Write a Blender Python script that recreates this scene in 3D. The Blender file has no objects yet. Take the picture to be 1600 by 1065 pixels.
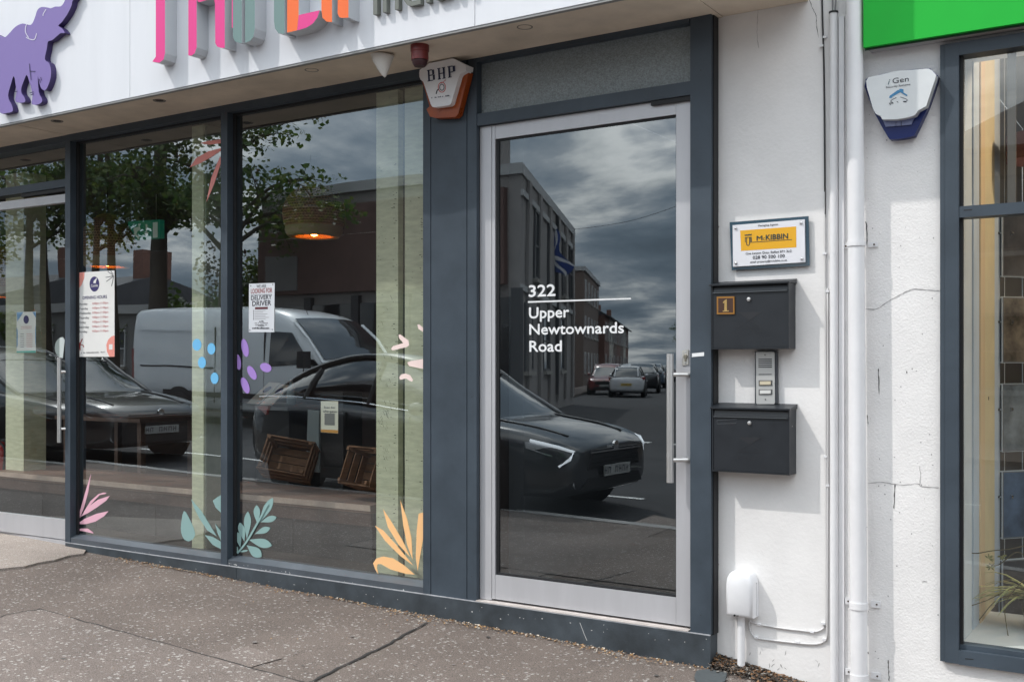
import bpy, bmesh, math, random
from mathutils import Vector, Matrix
random.seed(7)
scene = bpy.context.scene
COL = scene.collection

# ---------------------------------------------------------------- camera
F, HOR, TH = 1680.0, 571.0, math.radians(32.75)       # focal length and horizon in px of the 1600 px photograph
CAM = Vector((0.0, -4.7, 1.376))
fw = Vector((-math.sin(TH), math.cos(TH), 0)); rt = Vector((math.cos(TH), math.sin(TH), 0))
cam_d = bpy.data.cameras.new('camera'); cam = bpy.data.objects.new('camera', cam_d); COL.objects.link(cam)
cam.location = CAM; cam.rotation_euler = (math.radians(90), 0, TH)
cam_d.sensor_width = 36; cam_d.lens = F / 1600 * 36; cam_d.shift_y = (HOR - 532.5) / 1600
cam_d.clip_start = 0.05; cam_d.clip_end = 2000
scene.camera = cam

# ---------------------------------------------------------------- sun, sky, exposure
SUN = Vector((-0.11, -0.095, 0.176)).normalized()
sd = bpy.data.lights.new('sun', 'SUN'); so = bpy.data.objects.new('sun', sd); COL.objects.link(so)
sd.energy = 2.25; sd.angle = math.radians(0.6); sd.color = (1.0, 0.965, 0.92)
so.rotation_euler = (-SUN).to_track_quat('-Z', 'Y').to_euler()
world = bpy.data.worlds.new('World'); scene.world = world; world.use_nodes = True
wn, wl = world.node_tree.nodes, world.node_tree.links
wn.clear()
def N(t, **k):
    n = wn.new(t)
    for a, v in k.items(): setattr(n, a, v)
    return n
def wm(op, a, b=None):
    n = N('ShaderNodeMath', operation=op)
    for i, v in enumerate((a, b)):
        if v is None: continue
        if isinstance(v, (int, float)): n.inputs[i].default_value = v
        else: wl.new(v, n.inputs[i])
    return n.outputs[0]
sky = N('ShaderNodeTexSky', sky_type='NISHITA')
sky.sun_disc = False; sky.sun_elevation = math.radians(50.4); sky.sun_rotation = math.radians(229)
tc = N('ShaderNodeTexCoord'); sp = N('ShaderNodeSeparateXYZ'); wl.new(tc.outputs['Generated'], sp.inputs[0])
zz = wm('ADD', wm('MAXIMUM', sp.outputs[2], 0.0), 0.16)
cb = N('ShaderNodeCombineXYZ'); wl.new(wm('DIVIDE', sp.outputs[0], zz), cb.inputs[0]); wl.new(wm('DIVIDE', sp.outputs[1], zz), cb.inputs[1])
cb.inputs[2].default_value = 8.8
nz = N('ShaderNodeTexNoise'); nz.inputs['Scale'].default_value = 1.15; nz.inputs['Detail'].default_value = 9
nz.inputs['Roughness'].default_value = 0.56; nz.inputs['Distortion'].default_value = 0.25
wl.new(cb.outputs[0], nz.inputs['Vector'])
rp = N('ShaderNodeValToRGB'); wl.new(nz.outputs[0], rp.inputs[0])
er = rp.color_ramp; er.elements[0].position = 0.39; er.elements[0].color = (2.5, 2.5, 2.45, 1)
er.elements[1].position = 0.68; er.elements[1].color = (0.36, 0.46, 0.56, 1)
for p, c in ((0.445, (1.75, 1.8, 1.8)), (0.49, (0.95, 1.06, 1.16)), (0.54, (0.60, 0.73, 0.86)), (0.61, (0.44, 0.56, 0.68))):
    e = er.elements.new(p); e.color = (*c, 1)
mx = N('ShaderNodeMix', data_type='RGBA'); mk = N('ShaderNodeMapRange')
mk.inputs[1].default_value = 0.30; mk.inputs[2].default_value = 0.40; wl.new(nz.outputs[0], mk.inputs[0])
sc10 = N('ShaderNodeVectorMath', operation='SCALE'); sc10.inputs['Scale'].default_value = 10.0; wl.new(rp.outputs[0], sc10.inputs[0])
wl.new(mk.outputs[0], mx.inputs[0]); wl.new(sky.outputs[0], mx.inputs[6]); wl.new(sc10.outputs[0], mx.inputs[7])
cie = wm('ADD', wm('MULTIPLY', wm('MAXIMUM', sp.outputs[2], 0.0), 1.5), 0.74)        # an overcast sky brightens towards the zenith
scz = N('ShaderNodeVectorMath', operation='SCALE'); wl.new(mx.outputs[2], scz.inputs[0]); wl.new(cie, scz.inputs['Scale'])
bg = N('ShaderNodeBackground'); bg.inputs[1].default_value = 0.090; wl.new(scz.outputs[0], bg.inputs[0])
wo = N('ShaderNodeOutputWorld'); wl.new(bg.outputs[0], wo.inputs[0])
scene.view_settings.view_transform = 'Standard'; scene.view_settings.look = 'None'
scene.view_settings.exposure = 0.0; scene.view_settings.gamma = 1.0; scene.view_settings.use_curve_mapping = False
scene.cycles.use_denoising = True; scene.cycles.max_bounces = 10; scene.cycles.transparent_max_bounces = 16
scene.cycles.caustics_reflective = False; scene.cycles.caustics_refractive = False

# ---------------------------------------------------------------- helpers
def ray(px, py): return fw * F + rt * (px - 800) - Vector((0, 0, 1)) * (py - HOR)
def W(px, py, y=0.0):                                   # point of the plane y = const seen at a pixel
    d = ray(px, py); return CAM + d * ((y - CAM.y) / d.y)
def H(px, py, z):                                       # point of the plane z = const seen at a pixel
    d = ray(px, py); return CAM + d * ((z - CAM.z) / d.z)
def g(x):                                               # the pavement climbs gently to the left
    return -0.024 * (x + 2.2) if x < -1.9 else -0.0072 - 0.06 * (min(x, 3) + 1.9)
def G(x, y):                                            # and levels off down the side street
    k = max(0.0, min(1.0, (-y - 15) / 25)); return g(max(x, -40)) * (1 - k) - 0.05 * k
def GP(px, py, dz=0.0):
    z = 0.0
    for _ in range(12): p = H(px, py, z + dz); z = g(p.x)
    return Vector((p.x, p.y, z + dz))
def zp(x0, y0, s, pts): return [(x0 + a * s, y0 + b * s) for a, b in pts]
def lin(*c): return tuple(((v / 255 + 0.055) / 1.055) ** 2.4 if v > 10 else v / 255 / 12.92 for v in c)

def tag(o, label=None, cat=None, group=None, kind=None):
    for k, v in (('label', label), ('category', cat), ('group', group), ('kind', kind)):
        if v: o[k] = v
    return o
def thing(name, label, cat, loc=(0, 0, 0), rz=0.0, group=None):
    o = bpy.data.objects.new(name, None); COL.objects.link(o); o.empty_display_size = 0.1
    o.location = loc; o.rotation_euler = (0, 0, rz); return tag(o, label, cat, group)
def link(name, me, parent=None):
    o = bpy.data.objects.new(name, me); COL.objects.link(o)
    if parent is not None:
        o.parent = parent
        if parent.type == 'EMPTY' and parent.name not in LOCAL: o.matrix_parent_inverse = Matrix.Translation(-parent.location)
    return o
LOCAL = set()                                           # things whose parts are modelled in the thing's own space
def obj(name, bm, mat, parent=None, smooth=False, bevel=0.0, auto=None, recalc=True):
    if bevel:
        ed = [e for e in bm.edges if len(e.link_faces) == 2 and e.calc_face_angle(0) > 0.6]
        bmesh.ops.bevel(bm, geom=ed, offset=bevel, segments=2, affect='EDGES', clamp_overlap=True)
    if recalc: bmesh.ops.recalc_face_normals(bm, faces=bm.faces)
    me = bpy.data.meshes.new(name); bm.to_mesh(me); bm.free()
    for m in (mat if isinstance(mat, (list, tuple)) else [mat]): me.materials.append(m)
    if smooth or auto:
        for p in me.polygons: p.use_smooth = True
        if auto: me.set_sharp_from_angle(angle=math.radians(auto))
    return link(name, me, parent)
def NB(): return bmesh.new()
def rel(p, parent):                                     # world point to a parent's own space
    return p if parent is None else Matrix.Rotation(-parent.rotation_euler[2], 3, 'Z') @ (Vector(p) - parent.location)

def box(bm, x0, x1, y0, y1, z0, z1):
    v = [bm.verts.new(p) for p in ((x0, y0, z0), (x1, y0, z0), (x1, y1, z0), (x0, y1, z0), (x0, y0, z1), (x1, y0, z1), (x1, y1, z1), (x0, y1, z1))]
    for f in ((0, 1, 2, 3), (4, 5, 6, 7), (0, 1, 5, 4), (1, 2, 6, 5), (2, 3, 7, 6), (3, 0, 4, 7)): bm.faces.new([v[i] for i in f])
    return bm
def BX(*a): return box(NB(), *a)
def prism(bm, pts, vec):                                # polygon of 3-D points pushed along vec
    a = [bm.verts.new(p) for p in pts]; b = [bm.verts.new(Vector(p) + Vector(vec)) for p in pts]
    n = len(a); bm.faces.new(a); bm.faces.new(b)
    for i in range(n): bm.faces.new((a[i], a[(i + 1) % n], b[(i + 1) % n], b[i]))
    return bm
def PX(bm, pxs, y, depth, off=(0, 0, 0)):               # outline measured on the plane y, thickness backwards from it
    return prism(bm, [W(a, b, y) - Vector(off) for a, b in pxs], (0, depth, 0))
def smooth_poly(pts, n=4):                              # Catmull-Rom through a closed outline
    out, L = [], len(pts)
    for i in range(L):
        p0, p1, p2, p3 = (Vector((*pts[(i + k) % L], 0)) for k in (-1, 0, 1, 2))
        for j in range(n):
            t = j / n
            q = 0.5 * (2 * p1 + (p2 - p0) * t + (2 * p0 - 5 * p1 + 4 * p2 - p3) * t * t + (3 * p1 - p0 - 3 * p2 + p3) * t ** 3)
            out.append((q.x, q.y))
    return out
def crs(pts, n=4):                                      # the same for an open line of tuples of any length
    out = []
    for i in range(len(pts) - 1):
        p0, p1, p2, p3 = pts[max(i - 1, 0)], pts[i], pts[i + 1], pts[min(i + 2, len(pts) - 1)]
        for j in range(n):
            t = j / n
            out.append(tuple(0.5 * (2 * b + (c - a) * t + (2 * a - 5 * b + 4 * c - d) * t * t + (3 * b - a - 3 * c + d) * t ** 3) for a, b, c, d in zip(p0, p1, p2, p3)))
    return out + [tuple(pts[-1])]
def loft(bm, rings, cap=True, closed=True):
    vs = [[bm.verts.new(p) for p in r] for r in rings]; n = len(rings[0])
    for a, b in zip(vs, vs[1:]):
        for i in range(n if closed else n - 1): bm.faces.new((a[i], a[(i + 1) % n], b[(i + 1) % n], b[i]))
    if cap and closed: bm.faces.new(vs[0]); bm.faces.new(vs[-1])
    return bm
def tube(bm, pts, r, n=8):
    pts = [Vector(p) for p in pts]; rings = []
    for i, p in enumerate(pts):
        d = (pts[min(i + 1, len(pts) - 1)] - pts[max(i - 1, 0)]).normalized()
        up = Vector((0, 0, 1)) if abs(d.z) < 0.9 else Vector((1, 0, 0))
        u = d.cross(up).normalized(); v = d.cross(u)
        rr = r[i] if isinstance(r, (list, tuple)) else r
        rings.append([p + (u * math.cos(2 * math.pi * k / n) + v * math.sin(2 * math.pi * k / n)) * rr for k in range(n)])
    return loft(bm, rings)
def lathe(bm, prof, c=(0, 0, 0), n=24, axis='z', cap=True):
    rings = []
    for r, h in prof:
        R = []
        for k in range(n):
            a = 2 * math.pi * k / n; q = (r * math.cos(a), r * math.sin(a))
            R.append(Vector(c) + (Vector((q[0], q[1], h)) if axis == 'z' else Vector((q[0], h, q[1])) if axis == 'y' else Vector((h, q[0], q[1]))))
        rings.append(R)
    return loft(bm, rings, cap)
def drop(base, tip, w, n=14):                           # leaf outline from base to tip, widest towards the tip
    b, t = Vector((*base, 0)), Vector((*tip, 0)); d = t - b; s = Vector((-d.y, d.x, 0)).normalized()
    o = []
    for k in range(n + 1):
        u = k / n; o.append(b + d * u + s * (w / 2) * math.sin(math.pi * u ** 1.5) ** 0.8)
    for k in range(n - 1, 0, -1):
        u = k / n; o.append(b + d * u - s * (w / 2) * math.sin(math.pi * u ** 1.5) ** 0.8)
    return [(p.x, p.y) for p in o]
def ell(cx, cy, a, b, t=0.0, n=20):
    return [(cx + a * math.cos(q) * math.cos(t) - b * math.sin(q) * math.sin(t), cy + a * math.cos(q) * math.sin(t) + b * math.sin(q) * math.cos(t)) for q in (2 * math.pi * k / n for k in range(n))]

def text_mesh(s, bold=0.0, shear=0.0, ext=0.0):
    c = bpy.data.curves.new('lettering', 'FONT'); c.body = s; c.size = 1; c.offset = bold; c.shear = shear; c.extrude = ext; c.resolution_u = 3
    o = bpy.data.objects.new('lettering', c); COL.objects.link(o)
    bpy.context.view_layer.update()
    me = bpy.data.meshes.new_from_object(o.evaluated_get(bpy.context.evaluated_depsgraph_get()))
    bpy.data.objects.remove(o); bpy.data.curves.remove(c); return me
def TX(name, s, mat, y, p0, px1, hpx, parent=None, bold=0.0, ext=0.0, shear=0.0, frame=None):
    """flat lettering on the plane y: baseline starts at pixel p0, ends at column px1, capitals hpx pixels tall"""
    me = text_mesh(s, 0.0, shear, 0.0)
    if bold and not ext:                                 # heavier strokes: the same glyphs again, nudged sideways
        bm = NB(); bm.from_mesh(me)
        for k, (du, dv) in enumerate(((bold, 0), (bold * .5, bold * .6), (bold * .5, -bold * .6))):
            r = bmesh.ops.duplicate(bm, geom=list(bm.verts)[:len(me.vertices)] + list(bm.faces)[:len(me.polygons)])
            for q in r['geom']:
                if isinstance(q, bmesh.types.BMVert): q.co += Vector((du, dv, (k + 1) * 0.0004))
        bm.to_mesh(me); bm.free()
    xs = [v.co.x for v in me.vertices]; ys = [v.co.y for v in me.vertices]
    a = W(p0[0], p0[1], y); b = W(px1, p0[1], y); top = W(p0[0], p0[1] - hpx, y)
    sx = (b.x - a.x) / (max(xs) - min(xs)); cap = 0.729; sz = (top.z - a.z) / cap; mn = min(xs)
    off = Vector((0, 0, 0))
    for v in me.vertices: v.co = Vector((a.x + (v.co.x - mn) * sx, y - v.co.z * 0.3, a.z + v.co.y * sz)) - off
    me.materials.append(mat)
    if ext:
        bm = NB(); bm.from_mesh(me); r = bmesh.ops.extrude_face_region(bm, geom=bm.faces[:])
        bmesh.ops.translate(bm, vec=(0, ext, 0), verts=[q for q in r['geom'] if isinstance(q, bmesh.types.BMVert)])
        bmesh.ops.recalc_face_normals(bm, faces=bm.faces); bm.to_mesh(me); bm.free()
    return link(name, me, parent)

# ---------------------------------------------------------------- materials
MATS = {}
def M(name, col, rough=0.6, metal=0.0, var=0.0, vs=6.0, bump=0.0, bs=80.0, spec=0.5, emit=None, es=0.0, stretch=None, coat=0.0, dirt=0.0):
    if name in MATS: return MATS[name]
    m = bpy.data.materials.new(name); m.use_nodes = True; n, l = m.node_tree.nodes, m.node_tree.links
    b = n['Principled BSDF']; b.inputs['Roughness'].default_value = rough; b.inputs['Metallic'].default_value = metal
    b.inputs['Base Color'].default_value = (*col, 1); b.inputs['Specular IOR Level'].default_value = spec
    if coat: b.inputs['Coat Weight'].default_value = coat; b.inputs['Coat Roughness'].default_value = 0.05
    if emit: b.inputs['Emission Color'].default_value = (*emit, 1); b.inputs['Emission Strength'].default_value = es
    if var or bump or dirt:
        ge = n.new('ShaderNodeNewGeometry'); vec = ge.outputs['Position']
        if stretch:
            mp = n.new('ShaderNodeVectorMath'); mp.operation = 'MULTIPLY'; mp.inputs[1].default_value = stretch; l.new(vec, mp.inputs[0]); vec = mp.outputs[0]
        if var or dirt:
            t = n.new('ShaderNodeTexNoise'); t.inputs['Scale'].default_value = vs; t.inputs['Detail'].default_value = 7; t.inputs['Roughness'].default_value = 0.62; l.new(vec, t.inputs['Vector'])
            r = n.new('ShaderNodeValToRGB'); l.new(t.outputs[0], r.inputs[0]); e = r.color_ramp.elements
            e[0].position = 0.3; e[1].position = 0.7
            e[0].color = (*[c * (1 - var) for c in col], 1); e[1].color = (*[min(1, c * (1 + var)) for c in col], 1)
            l.new(r.outputs[0], b.inputs['Base Color'])
            mr = n.new('ShaderNodeMapRange'); mr.inputs[3].default_value = max(0, rough - 0.12); mr.inputs[4].default_value = min(1, rough + 0.12); l.new(t.outputs[0], mr.inputs[0]); l.new(mr.outputs[0], b.inputs['Roughness'])
        if bump:
            t2 = n.new('ShaderNodeTexNoise'); t2.inputs['Scale'].default_value = bs; t2.inputs['Detail'].default_value = 5; l.new(vec, t2.inputs['Vector'])
            bp = n.new('ShaderNodeBump'); bp.inputs['Strength'].default_value = bump; bp.inputs['Distance'].default_value = 0.01; l.new(t2.outputs[0], bp.inputs['Height']); l.new(bp.outputs[0], b.inputs['Normal'])
    MATS[name] = m; return m
def glass(name, refl, tint=(0.9, 0.93, 0.92), rough=0.0, warp=0.0):
    m = bpy.data.materials.new(name); m.use_nodes = True; n, l = m.node_tree.nodes, m.node_tree.links; n.clear()
    tr = n.new('ShaderNodeBsdfTransparent'); tr.inputs[0].default_value = (*tint, 1)
    gl = n.new('ShaderNodeBsdfGlossy'); gl.inputs['Roughness'].default_value = rough; gl.inputs[0].default_value = (0.89, 0.96, 1.0, 1)
    fr = n.new('ShaderNodeLayerWeight'); fr.inputs[0].default_value = 0.5                 # facing term, the same from both sides
    pw = n.new('ShaderNodeMath'); pw.operation = 'POWER'; pw.inputs[1].default_value = 5.0; l.new(fr.outputs['Facing'], pw.inputs[0])
    ad = n.new('ShaderNodeMath'); ad.operation = 'MULTIPLY_ADD'; ad.use_clamp = True; ad.inputs[1].default_value = 0.9 - refl; ad.inputs[2].default_value = refl + 0.05; l.new(pw.outputs[0], ad.inputs[0])
    mx = n.new('ShaderNodeMixShader'); l.new(ad.outputs[0], mx.inputs[0]); l.new(tr.outputs[0], mx.inputs[1]); l.new(gl.outputs[0], mx.inputs[2])
    if warp:
        ge = n.new('ShaderNodeNewGeometry'); t = n.new('ShaderNodeTexNoise'); t.inputs['Scale'].default_value = 1.6; t.inputs['Detail'].default_value = 1; l.new(ge.outputs['Position'], t.inputs['Vector'])
        bp = n.new('ShaderNodeBump'); bp.inputs['Strength'].default_value = 1.0; bp.inputs['Distance'].default_value = warp; l.new(t.outputs[0], bp.inputs['Height']); l.new(bp.outputs[0], gl.inputs['Normal'])
    o = n.new('ShaderNodeOutputMaterial'); l.new(mx.outputs[0], o.inputs[0]); MATS[name] = m; return m
def translucent(m, fac, col):                            # thin cloth or leaf: let some light through
    n, l = m.node_tree.nodes, m.node_tree.links; b = n['Principled BSDF']; o = n['Material Output']
    t = n.new('ShaderNodeBsdfTranslucent'); t.inputs[0].default_value = (*col, 1); x = n.new('ShaderNodeMixShader'); x.inputs[0].default_value = fac
    l.new(b.outputs[0], x.inputs[1]); l.new(t.outputs[0], x.inputs[2]); l.new(x.outputs[0], o.inputs[0]); return m
def asphalt(name, col, chips=0.2, chipcol=(0.55, 0.53, 0.5)):
    m = bpy.data.materials.new(name); m.use_nodes = True; n, l = m.node_tree.nodes, m.node_tree.links; b = n['Principled BSDF']
    b.inputs['Roughness'].default_value = 0.9; b.inputs['Specular IOR Level'].default_value = 0.25
    ge = n.new('ShaderNodeNewGeometry'); P = ge.outputs['Position']
    def noise(s, d=5, r=0.6):
        t = n.new('ShaderNodeTexNoise'); t.inputs['Scale'].default_value = s; t.inputs['Detail'].default_value = d; t.inputs['Roughness'].default_value = r; l.new(P, t.inputs['Vector']); return t.outputs[0]
    big = n.new('ShaderNodeValToRGB'); l.new(noise(1.3, 6), big.inputs[0]); e = big.color_ramp.elements
    e[0].position = 0.3; e[0].color = (*[c * 0.8 for c in col], 1); e[1].position = 0.72; e[1].color = (*[c * 1.2 for c in col], 1)
    fine = n.new('ShaderNodeValToRGB'); l.new(noise(170, 3), fine.inputs[0]); e = fine.color_ramp.elements
    e[0].position = 0.35; e[0].color = (0.55, 0.55, 0.55, 1); e[1].position = 0.68; e[1].color = (1.4, 1.37, 1.34, 1)
    mu = n.new('ShaderNodeMix'); mu.data_type = 'RGBA'; mu.blend_type = 'MULTIPLY'; mu.inputs[0].default_value = 1; l.new(big.outputs[0], mu.inputs[6]); l.new(fine.outputs[0], mu.inputs[7])
    st = n.new('ShaderNodeVectorMath'); st.operation = 'ADD'; wp = n.new('ShaderNodeTexNoise'); wp.inputs['Scale'].default_value = 120; l.new(P, wp.inputs['Vector'])
    ws = n.new('ShaderNodeVectorMath'); ws.operation = 'SCALE'; ws.inputs['Scale'].default_value = 0.02; l.new(wp.outputs['Color'], ws.inputs[0]); l.new(P, st.inputs[0]); l.new(ws.outputs[0], st.inputs[1])
    vo = n.new('ShaderNodeTexVoronoi'); vo.inputs['Scale'].default_value = 58; vo.inputs['Randomness'].default_value = 1; l.new(st.outputs[0], vo.inputs['Vector'])
    s3 = n.new('ShaderNodeSeparateColor'); l.new(vo.outputs['Color'], s3.inputs[0])
    def mth(op, a, bb):
        q = n.new('ShaderNodeMath'); q.operation = op
        for i, v in enumerate((a, bb)):
            if isinstance(v, (int, float)): q.inputs[i].default_value = v
            else: l.new(v, q.inputs[i])
        return q.outputs[0]
    pick = mth('LESS_THAN', s3.outputs[0], chips)
    rad = mth('MULTIPLY', s3.outputs[1], 0.42)
    msk = mth('MULTIPLY', pick, mth('LESS_THAN', vo.outputs['Distance'], mth('ADD', rad, 0.08)))
    m2 = n.new('ShaderNodeMix'); m2.data_type = 'RGBA'; l.new(mth('MULTIPLY', msk, 0.55), m2.inputs[0]); l.new(mu.outputs[2], m2.inputs[6]); m2.inputs[7].default_value = (*chipcol, 1)
    l.new(m2.outputs[2], b.inputs['Base Color'])
    bp = n.new('ShaderNodeBump'); bp.inputs['Strength'].default_value = 0.7; bp.inputs['Distance'].default_value = 0.006; l.new(noise(140, 4, 0.7), bp.inputs['Height']); l.new(bp.outputs[0], b.inputs['Normal'])
    MATS[name] = m; return m

ANTH = M('anthracite_paint', (0.052, 0.068, 0.087), 0.45, var=0.20, vs=3.5, bump=0.06, bs=200, spec=0.32)
ANTHD = M('plinth_paint', (0.044, 0.055, 0.066), 0.55, var=0.38, vs=7, bump=0.1, bs=120)
GASK = M('black_gasket', (0.012, 0.012, 0.014), 0.6)
SILV = M('silver_aluminium', (0.52, 0.52, 0.545), 0.38, 0.25, var=0.05, vs=4, stretch=(3, 3, 0.4))
STEEL = M('brushed_steel', (0.66, 0.65, 0.64), 0.36, 0.8, var=0.08, vs=30, stretch=(1, 1, 0.05))
CHROME = M('chrome', (0.75, 0.75, 0.76), 0.12, 1.0)
WHITE = M('white_render', (0.80, 0.783, 0.775), 0.85, var=0.075, vs=2.4, bump=0.13, bs=60)
WHITER = M('rough_white_render', (0.80, 0.783, 0.775), 0.88, var=0.08, vs=3, bump=0.27, bs=130)
WPL = M('white_plastic', (0.78, 0.78, 0.80), 0.42, var=0.04, vs=8)
WPIPE = M('white_painted_pipe', (0.78, 0.775, 0.79), 0.4, var=0.05, vs=5, bump=0.05, bs=50)
FASC = M('white_fascia_panel', (0.74, 0.75, 0.79), 0.42, var=0.025, vs=2.2, stretch=(4, 1, 0.5))
SOFF = M('cream_soffit', (0.74, 0.65, 0.54), 0.8, var=0.16, vs=3, bump=0.06, bs=30)
GLASS = glass('window_glass', 0.20, warp=0.0006)
DGLASS = glass('door_glass', 0.165, tint=(0.55, 0.58, 0.6), warp=0.0004)
FROST = None
BLACKM = M('black_metal', (0.013, 0.016, 0.021), 0.42, var=0.15, vs=12, bump=0.05, bs=300)
INK = M('dark_ink', (0.02, 0.022, 0.035), 0.7)
PAPER = M('white_paper', (0.78, 0.77, 0.75), 0.8, var=0.03, vs=6)
VINYL = M('white_vinyl', (0.80, 0.81, 0.82), 0.6)
# ================================================================ GROUND
PAV = asphalt('pavement_asphalt', (0.172, 0.143, 0.128), 0.34, (0.55, 0.53, 0.50))
PAV2 = asphalt('pavement_patch_asphalt', (0.207, 0.174, 0.158), 0.42, (0.60, 0.58, 0.55))
PAV3 = asphalt('pavement_dark_asphalt', (0.060, 0.058, 0.058), 0.1)
ROADM = asphalt('road_asphalt', (0.062, 0.062, 0.066), 0.10, (0.25, 0.25, 0.25))
CONC = asphalt('pale_concrete', (0.36, 0.315, 0.285), 0.12)
KERBM = M('kerb_granite', (0.36, 0.35, 0.34), 0.85, var=0.2, vs=7, bump=0.2, bs=60)
LINEM = M('road_paint', (0.72, 0.72, 0.70), 0.7, var=0.15, vs=14)
XS = [-130, -90, -60, -40, -30, -24, -18, -14, -11, -8.5, -7, -6, -5, -4, -3, -2.2, -1.9, -1.6, -1.2, -0.6, 0, 1, 2, 3, 5, 9, 15, 25, 45, 80]
def sheet(name, xs, ys, dz, mat, kind='structure', zf=G, thick=0.0):
    bm = NB(); vs = [[bm.verts.new((x, y, zf(x, y) + dz)) for x in xs] for y in ys]
    for j in range(len(ys) - 1):
        for i in range(len(xs) - 1): bm.faces.new((vs[j][i], vs[j][i + 1], vs[j + 1][i + 1], vs[j + 1][i]))
    o = obj(name, bm, mat); return tag(o, kind=kind) if kind else o
KY = -3.45                                              # near kerb
sheet('road', XS, [KY - 0.12, -6, -9, -12, -15, -18, -22, -26, -30, -35, -40, -60, -100, -160, -400], -0.11, ROADM)
sheet('pavement', XS, [0.6, 0.0, -0.4, -1, -2, KY], 0.0, PAV)
bm = NB()
for x0 in [a * 0.92 - 46 for a in range(60)]:
    x1 = x0 + 0.91
    prism(bm, [(x0, KY, g(x0) - 0.3), (x1, KY, g(x1) - 0.3), (x1, KY, g(x1) + 0.006), (x0, KY, g(x0) + 0.006)], (0, -0.13, 0))
tag(obj('kerb', bm, KERBM), kind='structure')
# lighter resurfaced patch and the concrete apron of the left doorway
def gsheet(name, pxs, dz, mat, thick=0.0):
    bm = NB(); p = [GP(a, b, dz) for a, b in pxs]
    if thick: prism(bm, p, (0, 0, -thick))
    else: bm.faces.new([bm.verts.new(q) for q in p])
    return tag(obj(name, bm, mat), kind='structure')
gsheet('pavement_patch', [(-260, 1010), (0, 963), (62, 951), (480, 1066), (700, 1130), (300, 1400), (-260, 1400)], 0.004, PAV2)
ap = gsheet('doorway_apron', [(-200, 833), (0, 830), (60, 838), (104, 848), (122, 852), (135, 857), (131, 864), (108, 867), (85, 874), (60, 878), (38, 884), (16, 886), (-40, 892), (-200, 905)], 0.014, CONC, 0.03)
# joints cut in the asphalt
SEAM = M('joint_bitumen', (0.03, 0.028, 0.027), 0.9)
def seam(name, pxs, w, mat=SEAM):
    bm = NB(); P = [GP(*q, 0.0055) for q in pxs]; L, R = [], []
    for i, p in enumerate(P):
        d = (P[min(i + 1, len(P) - 1)] - P[max(i - 1, 0)]); d.z = 0; s = Vector((-d.y, d.x, 0)).normalized() * w * random.uniform(0.3, 0.7)
        L.append(bm.verts.new(p + s)); R.append(bm.verts.new(p - s))
    for i in range(len(P) - 1): bm.faces.new((L[i], L[i + 1], R[i + 1], R[i]))
    return tag(obj(name, bm, mat), kind='structure')
def jit(a, b, n, k): return [(a[0] + (b[0] - a[0]) * i / n + random.uniform(-k, k), a[1] + (b[1] - a[1]) * i / n + random.uniform(-k, k) * 0.5) for i in range(n + 1)]
seam('pavement_joint', jit((668, 972), (610, 1003), 8, 2) + jit((605, 1006), (490, 1062), 12, 2) + jit((480, 1066), (380, 1110), 4, 2), 0.014)
seam('pavement_joint', jit((-100, 985), (0, 962.5), 8, 1.5) + jit((10, 960), (62, 950.5), 6, 1.5), 0.012)
seam('pavement_joint', jit((62, 950.5), (300, 1016), 20, 1.5) + jit((312, 1020), (480, 1066), 14, 1.5) + jit((500, 1072), (700, 1131), 10, 1.5), 0.007)
# grit and dead leaves swept against the plinth
def grit(name, spots, mats, n, size, lift=0.004):
    bm = NB()
    for k in range(n):
        p = spots(); s = size * random.uniform(0.4, 1.3); a = random.uniform(0, 6.28)
        q = [Vector((math.cos(a + t) * s * random.uniform(0.4, 1), math.sin(a + t) * s * random.uniform(0.4, 1), random.uniform(0, s * 0.9))) for t in (0, 1.6, 3.1, 4.7)]
        f = bm.faces.new([bm.verts.new(p + v + Vector((0, 0, lift))) for v in q]); f.material_index = random.randrange(len(mats))
    return tag(obj(name, bm, mats), kind='stuff')
LEAFD = [M('dead_leaf_a', (0.24, 0.13, 0.06), 0.8), M('dead_leaf_b', (0.19, 0.10, 0.05), 0.8), M('grit_grey', (0.22, 0.20, 0.18), 0.9), M('dead_leaf_c', (0.42, 0.26, 0.12), 0.8), M('dry_chip', (0.55, 0.48, 0.40), 0.8)]
def alongp():
    x = random.choice((random.uniform(-6.05, -1.9), random.uniform(-6.05, -1.9), random.gauss(-5.6, 0.3), random.gauss(-3.6, 0.5), random.gauss(-2.6, 0.5)))
    x = max(-6.06, min(-1.9, x))
    return Vector((x, -0.09 - abs(random.gauss(0, 0.035 + 0.02 * math.sin(x * 5))), g(x)))
grit('leaf_litter', alongp, LEAFD, 2300, 0.0075)
def cornerp():
    x = random.uniform(-1.9, -1.45); d = abs(random.gauss(0, 0.05)); k = max(0, 1 - (x + 1.9) / 0.4)
    return Vector((x, -0.01 - d, g(x) + 0.045 * k * max(0, 1 - d / 0.1) + 0.004))
grit('corner_debris', cornerp, LEAFD[1:3] + [M('soil', (0.045, 0.035, 0.028), 0.95)] * 3 + LEAFD[:1], 2600, 0.011)
def openp():
    x = random.uniform(-7, -1); y = random.uniform(-2.2, -0.15); return Vector((x, y, g(x)))
grit('pavement_grit', openp, [LEAFD[2], LEAFD[3], LEAFD[1]], 420, 0.005, 0.002)
bm = prism(NB(), [GP(a, b, 0.012) for a, b in ((1088, 1047), (1104, 1044), (1136, 1050), (1133, 1062), (1124, 1068), (1090, 1066), (1085, 1056))], (0, 0, -0.014))
tag(obj('slate_fragment', bm, M('slate', (0.07, 0.08, 0.085), 0.7, var=0.2, vs=40)), 'broken grey slate piece lying on the pavement below the white meter box', 'slate')
bm = prism(NB(), [GP(a, b, 0.012) for a, b in ((1166, 1041), (1183, 1047), (1181, 1050), (1165, 1043))], (0, 0, -0.01))
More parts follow.
